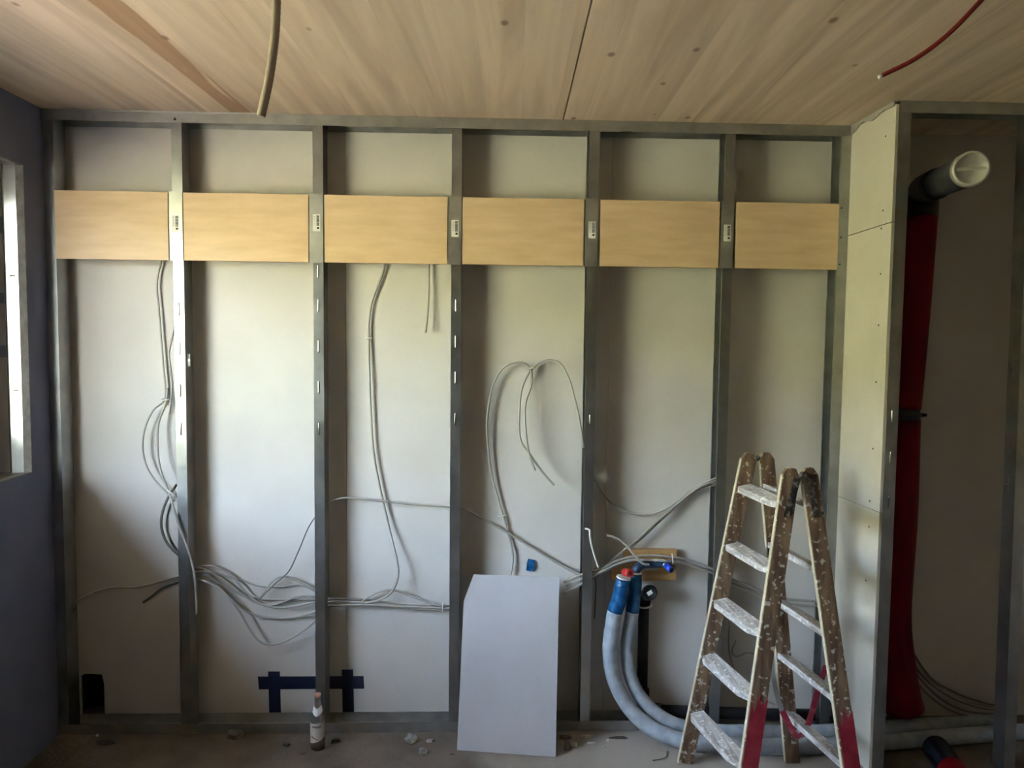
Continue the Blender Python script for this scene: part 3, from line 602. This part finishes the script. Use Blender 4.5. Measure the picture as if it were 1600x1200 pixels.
# black drain pipe
p = U(1005, 928, .07)
r_ = thing('drain_pipe', 'black drain pipe with capped elbow beside the grey insulated pipes', 'pipe', (p.x, p.y, 0))
P = spline([U(1006, 940, .091), U(1005, 990, .091), U(1004, 1040, .091), U(1003, 1083, .085)], 4)
MB().tube(P, 0.026, 14).build('downpipe', M_black_pipe, r_)
OUTLET = [U(1030, 1110, .071), U(1070, 1112, .056), U(1096, 1113, .049), U(1200, 1116, .049), U(1270, 1117, .049)]
P = spline([U(1003, 1083, .085), U(1005, 1098, .083), U(1016, 1107, .078), U(1032, 1110, .07)], 5)
MB().tube(P, 0.033, 14).build('bottom_elbow', M_black_pipe, r_)
MB().tube([U(1003, 1076, .084), U(1003, 1086, .083)], 0.0352, 14).build('socket_ring', M_black_pipe, r_)
MB().tube(OUTLET, 0.028, 14).build('outlet_pipe', M_black_pipe, r_)
P = spline([U(1006, 945, .085), U(1008, 932, .078), U(1013, 927, .045), U(1014, 926, .015)], 5)
MB().tube(P, 0.030, 16).build('top_elbow', M_black_pipe, r_)
c0 = U(1014, 925, .012); cdir = Vector((0.12, -1, -0.05)).normalized()
cp = MB().lathe([(0.037, 0), (0.039, 0.006), (0.037, 0.014), (0.030, 0.016), (0.030, 0.011), (0.001, 0.011)], c0, cdir, 20).build('cap', M_black_pipe, r_)
b = MB(); cc = c0 + cdir * 0.0118; uu = Vector((0.85, 0.1, 0.53)).normalized(); vv = cdir.cross(uu)
b.prism([cc + uu * s_ * 0.013 + vv * t_ * 0.010 for s_, t_ in ((-1, -1), (1, -1), (1, 1), (-1, 1))], cdir * 0.0004); b.build('white_sticker', M_sticker, cp)
ring = [U(1008, 946, .084) + Vector((math.cos(t_) * 0.0315, math.sin(t_) * 0.0315, 0.004 * math.cos(t_))) for t_ in [2 * math.pi * k / 20 for k in range(21)]]
MB().tube(ring, 0.0045, 6).build('white_ring', M_white, r_)

# ------------------------------------------------------------------ leaning plasterboard
A = UZ(714, 1172, 0.0035); B = UZ(868, 1183, 0.0035); yT = -0.016
TL, TM, TR = U(737, 898, yT), U(722, 940, yT - 0.012), U(874, 902, yT)
nrm = (B - A).cross(TR - A).normalized()
TL, TM = [q - nrm * (q - A).dot(nrm) for q in (TL, TM)]
if nrm.y < 0: nrm = -nrm
r_ = MB().prism([A, B, TR, TL, TM], nrm * 0.0125).build('plasterboard_offcut', [M_lean])
tag(r_, 'grey plasterboard offcut leaning upright against the studs', 'plasterboard')

# ------------------------------------------------------------------ bottle
p = UZ(497, 1169, 0.0)
r_ = thing('glass_bottle', 'glass bottle with white labels and a little red-brown drink on the floor', 'bottle', (p.x, p.y, 0))
M_bglass = mat('bottle_glass', (0.60, 0.55, 0.48), 0.08); n_, l_, bs = nodes(M_bglass); bs.inputs['Transmission Weight'].default_value = 0.85; bs.inputs['IOR'].default_value = 1.3
MB().lathe([(0.026, 0.001), (0.0325, 0.006), (0.033, 0.13), (0.031, 0.148), (0.020, 0.178), (0.0150, 0.198), (0.0135, 0.238), (0.0145, 0.240), (0.0145, 0.247), (0.0125, 0.250)], p, sides=24).build('body', M_bglass, r_)
MB().lathe([(0.024, 0.003), (0.030, 0.007), (0.0305, 0.050)], p, sides=24).build('drink', mat('drink', (0.20, 0.045, 0.012), 0.2), r_)
MB().lathe([(0.0152, 0.2385), (0.0155, 0.250), (0.0145, 0.2545), (0.001, 0.2545)], p, sides=20).build('cap', mat('cap_pink', (0.42, 0.22, 0.18), 0.4), r_)
b = MB(); seg = 14
def wrap(b, z0f, z1f, r0, a0, a1, mi=0, seg=14):
    for k in range(seg):
        t0, t1 = k / seg, (k + 1) / seg; A0, A1 = a0 + (a1 - a0) * t0, a0 + (a1 - a0) * t1
        f_ = lambda a, r, z: (p.x + r * math.cos(a), p.y + r * math.sin(a), z)
        b.face([f_(A0, r0(z0f(t0)), z0f(t0)), f_(A1, r0(z0f(t1)), z0f(t1)), f_(A1, r0(z1f(t1)), z1f(t1)), f_(A0, r0(z1f(t0)), z1f(t0))], mi)
wrap(b, lambda t: 0.030 + 0.03 * t, lambda t: 0.128 + 0.016 * t * t, lambda z: 0.0337, math.radians(190), math.radians(350))
wrap(b, lambda t: 0.110 + 0.005 * math.sin(t * 30), lambda t: 0.119, lambda z: 0.0341, math.radians(235), math.radians(305), 1, 10)
wrap(b, lambda t: 0.066 - 0.012 * t, lambda t: 0.074 - 0.018 * t, lambda z: 0.0341, math.radians(225), math.radians(290), 2, 10)
b.build('main_label', [mat('label_white', (0.62, 0.56, 0.52), 0.5), mat('label_ink', (0.16, 0.14, 0.12), 0.5), mat('label_brown', (0.20, 0.07, 0.03), 0.5)], r_)
b = MB(); nr = lambda z: 0.0205 + (0.0150 - 0.0205) * max(0, min(1, (z - 0.178) / 0.02)) + 0.0016 + max(0, 0.178 - z) * 0.36
wrap(b, lambda t: 0.160 + 0.018 * abs(2 * t - 1), lambda t: 0.192 + 0.014 * abs(2 * t - 1), nr, math.radians(185), math.radians(355)); b.build('neck_label', M_sticker, r_)

# ------------------------------------------------------------------ ladder
lad = thing('step_ladder', 'paint-splattered wooden folding step ladder beside the shaft wall', 'ladder', (1.2, -0.45, 0))
yFT, yFB, yNT, yNB = -0.305, -0.287, -0.65, -0.73
def floorpt(px, py_guess, Y):     # where the stile meets the floor
    d = ray(px, py_guess); q = CAM + d * ((Y - CAM.y) / d.y); return q
def stile(tp, ty, bp, by, yT_, yB_, w_=0.074, t_=0.028):
    T = U(tp, ty, yT_); Bp = U(bp, by, yB_)
    dirv = T - Bp; Bf = Bp + dirv * ((0.002 - Bp.z) / dirv.z)
    return T, Bf
ST = {'lf': stile(1171, 708, 1077, 1160, yFT, yFB), 'rf': stile(1196, 708, 1236, 1170, yFT, yFB),
      'ln': stile(1236, 731, 1170, 1190, yNT, yNB), 'rn': stile(1262, 731, 1327, 1190, yNT, yNB)}
SW, STH = 0.066, 0.026
for k_, (T, Bf) in ST.items():
    ax = (T - Bf).normalized(); b = MB(); wx = Vector((1, 0, 0)); wx = (wx - ax * wx.dot(ax)).normalized(); td = ax.cross(wx)
    if td.y > 0: td = -td
    prof = []
    L = (T - Bf).length
    hw = SW / 2
    for u_, v_ in ((-hw, 0.0), (hw, 0.0), (hw, L - 0.03), (hw * 0.5, L), (-hw * 0.45, L), (-hw, L - 0.03)):
        q = Bf + ax * v_ + wx * u_; prof.append(q)
    # cut foot level with the floor
    for i_ in (0, 1):
        q = prof[i_]; prof[i_] = q + ax * ((0.002 - q.z) / ax.z)
    o = b.prism([q - td * STH / 2 for q in prof], td * STH).build('stile', M_stile, lad, bevel=0.002)
    o.data.materials.append(M_edge)
    side = -1
    for f in o.data.polygons:
        if f.normal.x < -0.8: f.material_index = 1  # edges facing the window get a paler colour that stands for daylight
    # red paint sleeves on the foot of the near stiles
    if k_ in ('ln', 'rn'):
        zt = U(1172, 1105, yNB).z if k_ == 'ln' else U(1310, 1125, yNB).z
        v1 = zt / ax.z; e_ = 0.0012
        pp = []
        for u_, v_ in ((-hw + 0.006, 0.0), (hw + e_, 0.0), (hw + e_, v1 + 0.03), (0.012, v1), (0.0, v1 + 0.045), (-0.012, v1 - 0.03), (-hw + 0.006, v1 + 0.01)):
            q = Bf + ax * v_ + wx * u_
            if v_ == 0.0: q = q + ax * ((0.003 - q.z) / ax.z)
            pp.append(q + td * (STH / 2 + 0.0004))
        MB().prism(pp, td * e_).build('red_paint', M_paint_red, o)
# hinge straps on the near stiles
for k_, (pa, pb) in {'ln': ((1247, 745), (1229, 808)), 'rn': ((1264, 745), (1277, 808))}.items():
    T, Bf = ST[k_]; yh = yNT - 0.018
    A_, B_ = U(*pa, yh - 0.003), U(*pb, yh - 0.010)
    h_ = MB().beam(A_, B_, (1, 0, 0), 0.026, 0.005).build('hinge_strap', M_hinge, lad, bevel=0.001)
    for t_ in (0.3, 0.6, 0.88):
        q = A_.lerp(B_, t_); MB().lathe([(0.006, 0), (0.0045, 0.003)], q + Vector((0, -0.002, 0)), (0, -1, 0), 8).build('bolt', M_hinge, h_)
q = U(1254, 742, yNT - 0.02); MB().lathe([(0.014, 0), (0.014, 0.012), (0.010, 0.016)], q, (0, -1, 0), 14).build('hinge_pin', M_hinge, lad)
q = U(1184, 716, yFT - 0.02); MB().lathe([(0.012, 0), (0.012, 0.01), (0.009, 0.013)], q, (0, 1, 0), 14).build('hinge_pin', M_hinge, lad)
def at_z(k_, z):
    T, Bf = ST[k_]; return Bf + (T - Bf) * ((z - Bf.z) / (T.z - Bf.z))
zs = [U(1150, y_, -0.305).z for y_ in (757, 848, 935, 1022, 1112)]
for z in zs:
    for far, near, sgn in (('lf', 'ln', -1), ('rf', 'rn', 1)):
        F_, N_ = at_z(far, z), at_z(near, z)
        F_ = F_ + Vector((0, -0.012, 0)); N_ = N_ + Vector((0, 0.012, 0))
        d_ = N_ - F_
        o_, i_ = -sgn * 0.0, 0
        out = Vector((sgn, 0, 0)); hw = 0.036
        wmid = hw if z < 0.95 else hw * 0.8
        poly = [F_ - out * hw * .8, F_ + out * hw * .75, F_ + d_ * .06 + out * wmid, F_ + d_ * .80 + out * wmid, F_ + d_ * .93 + out * hw * .5, N_ + out * hw * .45, N_ - out * hw * .8]
        cz_ = (F_ + N_).x / 2
        poly = [q + Vector((0, 0, -math.tan(math.radians(13)) * (q - F_ - d_ * ((q.y - F_.y) / d_.y)).dot(out))) for q in poly]
        MB().prism([q + Vector((0, 0, -0.026)) for q in poly], (0, 0, 0.026)).build('step', M_step, lad, bevel=0.0015)
# strap between the two sections
def ribbon(pts, wdir, w_, t_, name, M, parent):
    P = spline(pts, 6); b = MB()
    for i in range(len(P) - 1):
        b.beam(P[i], P[i+1] + (P[i+1] - P[i]) * 0.02, wdir, w_, t_)
    return b.build(name, M, parent)
yS = -0.42
ribbon([U(1208, 985, yS), U(1206, 1040, yS), U(1214, 1085, yS), U(1222, 1112, yS)], (1, 0, 0.2), 0.020, 0.0015, 'strap', mat('strap_grey', (0.30, 0.29, 0.28), 0.6), lad)
ribbon([U(1222, 1110, yS), U(1233, 1132, yS), U(1245, 1150, yS), U(1258, 1142, yS), U(1268, 1115, yS), U(1279, 1075, yS), U(1291, 1040, yS)], (1, 0, 0.4), 0.026, 0.0015, 'strap', M_strap, lad)

# ------------------------------------------------------------------ shaft: red pipe, elbow, cap, cables, black pipe
rp = U(1428, 700, 0.0)
r_ = thing('soil_pipe', 'tall red-wrapped soil pipe with grey elbow and white end cap in the shaft', 'pipe', (rp.x, rp.y, 0))
def rc(px, py, r, Y=0.0):
    e = U(px, py, Y); return Vector((e.x - r * 1.02, Y, e.z))
RR = [0.068, 0.068, 0.068, 0.068, 0.070, 0.078, 0.088, 0.092]
pts = [rc(1463, 338, RR[0]), rc(1450, 500, RR[1]), rc(1437, 638, RR[2]), rc(1432, 800, RR[3]), rc(1422, 960, RR[4]), rc(1428, 1040, RR[5]), rc(1436, 1085, RR[6]), rc(1442, 1107, RR[7])]
seg1 = spline(pts[:3], 6); MB().tube(seg1, 0.068, 20).build('red_sleeve', M_red_foil, r_)
lo = spline([pts[2] + Vector((0, 0, -0.052))] + pts[3:], 6); rr = []
for v in lo:
    zz = v.z; rr.append(0.068 + 0.026 * max(0, min(1, (0.62 - zz) / 0.55)) ** 1.3)
MB().tube(lo, rr, 20).build('red_sleeve', M_red_foil, r_)
MB().tube([pts[2] + Vector((0, 0, 0.002)), pts[2] + Vector((0, 0, -0.054))], 0.064, 20).build('bare_pipe', M_grey_pipe, r_)
MB().tube([pts[2] + Vector((0, 0, -0.018)), pts[2] + Vector((0, 0, -0.040))], 0.070, 20).tube([pts[2] + Vector((0.062, -0.03, -0.029)), pts[2] + Vector((0.085, -0.03, -0.029))], 0.008, 8).build('pipe_clamp', M_black, r_)
el = Vector((pts[0].x + 0.004, pts[0].y, 0)); capc = U(1517, 264, -0.78)
elz = U(1440, 297, 0.0).z
MB().tube([pts[0] + Vector((0, 0, -0.004)), pts[0] + Vector((0, 0, 0.07))], 0.070, 20).build('socket', M_black, r_)
c1 = Vector((pts[0].x, pts[0].y, pts[0].z + 0.06)); c2 = Vector((pts[0].x, pts[0].y, elz)); hd = (capc - c2).normalized()
MB().tube(spline([c1, c1.lerp(c2, .6), c2 + hd * 0.05, c2 + hd * 0.30], 6), 0.066, 20).build('elbow', M_black, r_)
MB().tube([c2 + hd * 0.29, capc - hd * 0.01], 0.060, 22).build('branch_pipe', M_grey_pipe, r_)
hd2 = hd
M_cap = mottled('milky_cap', (0.30, 0.28, 0.25), (0.38, 0.36, 0.33), 14, 0.3)
cap = MB().lathe([(0.063, -0.03), (0.063, 0.004), (0.060, 0.010), (0.052, 0.011), (0.048, 0.003), (0.001, 0.001)], capc, hd2, 28).build('end_cap', M_cap, r_)
u_ = Vector((0, 0, 1)).cross(hd2).normalized(); v_ = hd2.cross(u_)
MB().beam(capc - u_ * 0.047 + hd2 * 0.006, capc + u_ * 0.047 + hd2 * 0.006, v_, 0.012, 0.012).build('cap_grip', M_cap, cap, bevel=0.003)

GS = 'dark cables behind the red pipe in the shaft'
for k_, (pts_, y_) in enumerate((([(1400, 1005), (1434, 1055), (1462, 1085), (1492, 1104), (1522, 1113), (1572, 1117)], .110), ([(1402, 995), (1438, 1052), (1474, 1082), (1506, 1098), (1540, 1107), (1582, 1111)], .110),
                                ([(1398, 1018), (1436, 1070), (1466, 1098), (1494, 1113), (1526, 1121), (1578, 1124)], .110), ([(1406, 985), (1450, 1054), (1490, 1080), (1525, 1094), (1560, 1102), (1590, 1105)], .110))):
    cable(('dark cable drooping from behind the red pipe to the shaft floor', 'dark cable drooping from behind the red pipe to the shaft floor', 'lowest of the dark cables drooping from behind the red pipe', 'topmost of the dark cables drooping from behind the red pipe')[k_], pts_, y_, 0.0048, mat('cable_shaft', (0.20, 0.18, 0.15), 0.5) if k_ == 0 else bpy.data.materials['cable_shaft'], GS)
A_ = UZ(1462, 1168, 0.058); B_ = UZ(1530, 1262, 0.058)
r_ = thing('black_pipe', 'glossy black pipe lying on the shaft floor in front of the red pipe', 'pipe', (A_.x, A_.y, 0))
MB().tube([A_, A_.lerp(B_, .5), B_], 0.056, 18).build('tube', mat('glossy_black', (0.01, 0.012, 0.02), 0.18), r_)
MB().tube([A_.lerp(B_, .40), A_.lerp(B_, .85)], 0.0575, 18).build('red_band', M_red_foil, r_)

# ------------------------------------------------------------------ rubble on the floor
def chunk(name, label, cat, px, py, s, M, seed, flat=0.5, group=None, ang=0.0):
    rnd = random.Random(seed); bm = bmesh.new(); o_ = UZ(px, py, 0.0)
    n_ = rnd.randint(5, 7); base = [(math.cos(2*math.pi*k/n_ + ang) * s[0] * rnd.uniform(.75, 1.1), math.sin(2*math.pi*k/n_ + ang) * s[1] * rnd.uniform(.75, 1.1)) for k in range(n_)]
    lo_ = [bm.verts.new((o_.x + x, o_.y + y, 0.001)) for x, y in base]; hi_ = [bm.verts.new((o_.x + x * .8 + rnd.uniform(-.1, .1) * s[0], o_.y + y * .8, s[2] * rnd.uniform(.6, 1.1))) for x, y in base]
    bm.faces.new(lo_); bm.faces.new(hi_)
    for k in range(n_): bm.faces.new((lo_[k], lo_[(k+1) % n_], hi_[(k+1) % n_], hi_[k]))
    b = MB(); b.bm.free(); b.bm = bm
    return tag(b.build(name, M), label, cat, group)
M_rub = mottled('gypsum_scrap', (0.42, 0.41, 0.38), (0.55, 0.54, 0.51), 40, 0.85)
M_rubd = mottled('dark_scrap', (0.07, 0.065, 0.055), (0.13, 0.12, 0.10), 40, 0.85)
M_film = mottled('milky_film', (0.20, 0.21, 0.205), (0.32, 0.33, 0.32), 30, 0.3)
# crumpled clear plastic: two lumps
for lab, px, py, rr_, sd in (('crumpled milky plastic scrap beside the floor track', 642, 1160, 0.030, 3), ('small torn milky plastic scrap in front of the larger one', 661, 1178, 0.022, 5)):
    bm = bmesh.new(); bmesh.ops.create_icosphere(bm, subdivisions=2, radius=1.0); rnd = random.Random(sd); o_ = UZ(px, py, 0)
    for v in bm.verts:
        k = rnd.uniform(.6, 1.1); v.co = Vector((o_.x + v.co.x * rr_ * k, o_.y + v.co.y * rr_ * k, max(0.001, rr_ * 0.55 + v.co.z * rr_ * .75 * k)))
    b = MB(); b.bm.free(); b.bm = bm; tag(b.build('plastic_scrap', M_film), lab, 'scrap')
G9 = 'rubble along the floor track'
for lab, px, py, s_, M, sd in (('dark rubble heap on the floor against the track, two studs from the corner', 368, 1152, (.05, .03, .03), M_rubd, 1), ('small dark crumb on the floor left of the bottle', 448, 1165, (.022, .014, .012), M_rubd, 2),
                               ('thin dark shard on the floor beside the bottle', 472, 1178, (.02, .006, .005), M_rubd, 4), ('dark crumb on the floor right of the bottle', 524, 1160, (.022, .014, .012), M_rubd, 6),
                               ('thin dark splinter on the floor touching the leaning plasterboard', 706, 1179, (.016, .006, .004), M_rubd, 8), ('grey crumb on the floor near the plastic scraps', 672, 1159, (.02, .012, .012), M_rub, 9),
                               ('upright grey wedge beside the leaning plasterboard corner', 886, 1172, (.016, .012, .05), M_rubd, 10), ('long grey splinter of plasterboard near the stud foot', 915, 1152, (.05, .010, .012), M_rub, 11),
                               ('short pale splinter below the long one near the stud foot', 925, 1162, (.026, .008, .010), M_rub, 12), ('flat dark scrap in front of the floor track by the grey pipes', 968, 1154, (.05, .010, .008), M_rubd, 13),
                               ('grey splinter leaning beside the upright wedge near the leaning plasterboard', 897, 1166, (.022, .010, .020), M_rub, 15), ('tiny pale crumb on the floor in front of the stud foot', 943, 1168, (.010, .008, .008), M_rub, 16),
                               ('broad flat dark scrap against the track right of the leaning plasterboard', 883, 1154, (.035, .014, .014), M_rubd, 17), ('tiny grey crumb on the floor between the long splinter and the pipes', 950, 1158, (.014, .008, .010), M_rub, 18),
                               ('tiny pale crumb on the floor in the corner under the blue wall', 152, 1150, (.012, .008, .008), M_rub, 19), ('dark dusty lump on the floor near the corner stud', 165, 1162, (.05, .02, .012), M_rubd, 20)):
    chunk('plaster_fragment', lab, 'fragment', px, py, s_, M, sd, group=None)
tag(MB().tube([UZ(1030, 1125, 0.0125), UZ(1058, 1134, 0.0125)], 0.011, 10).build('pipe_stub', mottled('pale_pipe', (0.34, 0.37, 0.40), (0.42, 0.45, 0.47), 12, 0.5)), 'short pale pipe stub lying behind the bend of the inner insulated pipe', 'pipe')
pw = [UZ(1020, 1188, .003), UZ(1032, 1186, .003), UZ(1041, 1182, .003), UZ(1042, 1174, .004)]
tag(MB().tube(spline(pw, 5), 0.0025, 6).build('wire_offcut', M_cable_dark), 'thin bent wire offcut on the floor by the ladder foot', 'wire')

# ------------------------------------------------------------------ lay the cables side by side, then punch the stud webs where they pass
def to_y(p, y): return CAM + (p - CAM) * ((y - CAM.y) / (p.y - CAM.y))
def resample(P, d=0.007):
    out = [P[0].copy()]
    for a_, b_ in zip(P, P[1:]):
        n_ = max(1, int((b_ - a_).length / d + 0.5))
        out += [a_.lerp(b_, k / n_) for k in range(1, n_ + 1)]
    return out
from mathutils.kdtree import KDTree
BARS = [(x_, x_ + w_) for (_, _, x_, w_, _, y_, *_) in WEBS if abs(y_) < 0.01]
for c_ in CABLES: c_['pts'] = resample(c_['pts'])
OB = [(resample([Vector(q) for q in P_], 0.01), r_) for P_, r_ in OBST]
def settle(c_):                    # keep clear of the wall and inside the open part of the studs
    for k, p in enumerate(c_['pts']):
        y = min(p.y, WALL_Y - c_['r'] - 0.0004)
        if not c_['front']:
            for xa, xb in BARS:
                d_ = max(xa - p.x, p.x - xb, 0) - 0.012
                w_ = 1.0 if d_ <= 0 else max(0.0, 1 - d_ / 0.06); w_ = w_ * w_ * (3 - 2 * w_)
                if w_ > 0: y += w_ * (min(max(y, 0.0105 + c_['r']), 0.0875 - c_['r']) - y)
        elif y > -0.004:
            for xa, xb in BARS:
                if xa - 0.008 < p.x < xb + 0.008: y = -0.0022 - c_['r']
        if y != p.y: c_['pts'][k] = to_y(p, y)
def spread(d_, n_):
    out = [0.0] * n_
    for k, v in d_.items():
        for j in range(max(0, k - 9), min(n_, k + 10)):
            q = v * (0.5 + 0.5 * math.cos(math.pi * (j - k) / 10))
            if abs(q) > abs(out[j]): out[j] = q
    return out
for it in range(50):
    trees = []
    for c_ in CABLES:
        settle(c_); t_ = KDTree(len(c_['pts']))
        for k, p in enumerate(c_['pts']): t_.insert(p, k)
        t_.balance(); trees.append(t_)
    D = [dict() for _ in CABLES]; busy = 0
    def push(i, k, v):
        if abs(v) > abs(D[i].get(k, 0)): D[i][k] = v
    for i, a_ in enumerate(CABLES):
        for P_, r_ in OB:
            for q in P_:
                for p, k, ds in trees[i].find_range(q, r_ + a_['r'] + 0.0005):
                    push(i, k, -(r_ + a_['r'] + 0.001 - ds)); busy += 1
        for j in range(i + 1, len(CABLES)):
            b_ = CABLES[j]; lim = a_['r'] + b_['r'] + 0.0004
            for k, p in enumerate(b_['pts']):
                q, kk, ds = trees[i].find(p)
                if ds < lim:
                    s_ = 1 if p.y - q.y > 0.0003 else -1
                    h_ = 0.55 * (lim - ds) + 0.0003; busy += 1
                    push(j, k, s_ * h_); push(i, kk, -s_ * h_)
    for i, c_ in enumerate(CABLES):
        if D[i]:
            o_ = spread(D[i], len(c_['pts'])); c_['pts'] = [to_y(p, p.y + v) if v else p for p, v in zip(c_['pts'], o_)]
    if not busy: break
for c_ in CABLES:
    settle(c_)
    P_ = c_['pts']; P_ = [P_[0]] + [(P_[k-1] + P_[k] * 2 + P_[k+1]) / 4 for k in range(1, len(P_) - 1)] + [P_[-1]]
    tag(MB().tube(P_, c_['r'], 8).build(c_['name'], c_['M']), c_['label'], 'cable', c_['group'])
# clips and ties, gripping the cables where they now lie
def pix(p):
    d = p - CAM; return 800 + FPX * d.dot(CR) / d.dot(CF), 600 - FPX * d.dot(CU) / d.dot(CF)
def held(px, py, reach):           # front and back of the cables that run past a pixel
    fr, bk = [], []
    for c_ in CABLES:
        near = [p for p in c_['pts'] if abs(pix(p)[0] - px) < reach and abs(pix(p)[1] - py) < reach]
        if near: fr.append(min(p.y for p in near) - c_['r']); bk.append(max(p.y for p in near) + c_['r'])
    return min(fr), max(bk)
M_clip = mat('clip_plastic', (0.6, 0.6, 0.57), 0.4)
def clip(label, px, py, cx):       # pin in the wall at px, hook reaching over the cable at cx
    yf, _ = held(cx, py, 6); p, q = U(px, py, yf), U(cx, py, yf); rr_ = 0.0038
    o = MB().tube([(p.x, WALL_Y, p.z), (p.x, yf - 0.004, p.z)], 0.0045, 8).tube(spline([(p.x, yf - 0.002, p.z), (q.x, yf - rr_ + 0.0026, q.z + 0.001), (2 * q.x - p.x, yf + 0.006, q.z + 0.002)], 5), rr_, 6).build('cable_clip', M_clip)
    return tag(o, label, 'cable clip')
clip('small nail clip on the long wavy cable of the third bay', 571.5, 529, 576)
clip('small nail clip low on the tall bow of cable', 779, 806, 786)
clip('nail clip holding the two bowed cables at their top', 824, 576, 830)
clip('nail clip holding cables beside the H-punched stud', 252, 625, 259)
def tie(label, a, bq, reach=5, r=0.0028):
    c0_ = ((a[0] + bq[0]) / 2, (a[1] + bq[1]) / 2); yf, yb = held(*c0_, reach)
    o = MB().tube(spline([U(*a, min(yf + 0.010, yb)), U(*a, yf + 0.002), U(*c0_, yf - r + 0.0022), U(*bq, yf + 0.002), U(*bq, min(yf + 0.010, yb))], 4), r, 6).build('cable_tie', M_white)
    return tag(o, label, 'cable tie')
tie('white cable tie crossing the cables beside the H-punched stud', (262, 766), (275, 776), 6)
tie('white cable tie round the level cable row', (692, 943), (692, 956), 6)
tie('white cable tie round the bundle on the mounting board', (1050, 866), (1052, 880), 6)
RUNS = [(c_['pts'], c_['r']) for c_ in CABLES] + [(resample(OUTLET), 0.028)]
for s_, M_, xl, wd_, xw, y0, z0, t_, depth, L_, holes in WEBS:
    cuts = []
    for P_, r_ in RUNS:
        for a_, b_ in zip(P_, P_[1:]):
            if (a_.x - xw) * (b_.x - xw) <= 0 and a_.x != b_.x:
                p = a_.lerp(b_, (xw - a_.x) / (b_.x - a_.x))
                if y0 < p.y < y0 + depth:
                    sl = max(abs((b_ - a_).normalized().x), 0.3); m_ = r_ / sl + 0.004
                    cuts.append([p.y - y0 - t_ - r_ / sl - 0.003, p.y - y0 - t_ + r_ / sl + 0.003, p.z - z0 - m_, p.z - z0 + m_])
    cuts.sort(key=lambda q: q[2]); merged = []
    for q in cuts:
        if merged and q[2] - merged[-1][3] < 0.02:
            g_ = merged[-1]; g_[0] = min(g_[0], q[0]); g_[1] = max(g_[1], q[1]); g_[3] = max(g_[3], q[3])
        else: merged.append(list(q))
    holes = list(holes) + [(max(q[0], 0.004), min(q[1], depth - 2*t_ - 0.004), max(q[2], 0.004), q[3]) for q in merged]
    MB().holed((xw, y0 + t_, z0), (0, 1, 0), (0, 0, 1), depth - 2*t_, L_, holes, (1, 0, 0), t_).build('web', M_, s_)
LEAN.location.x += 0.036; LEAN.rotation_euler.y = -0.0125      # the second shaft post stands a little out of plumb
print('cable contacts left', busy, 'after', it)
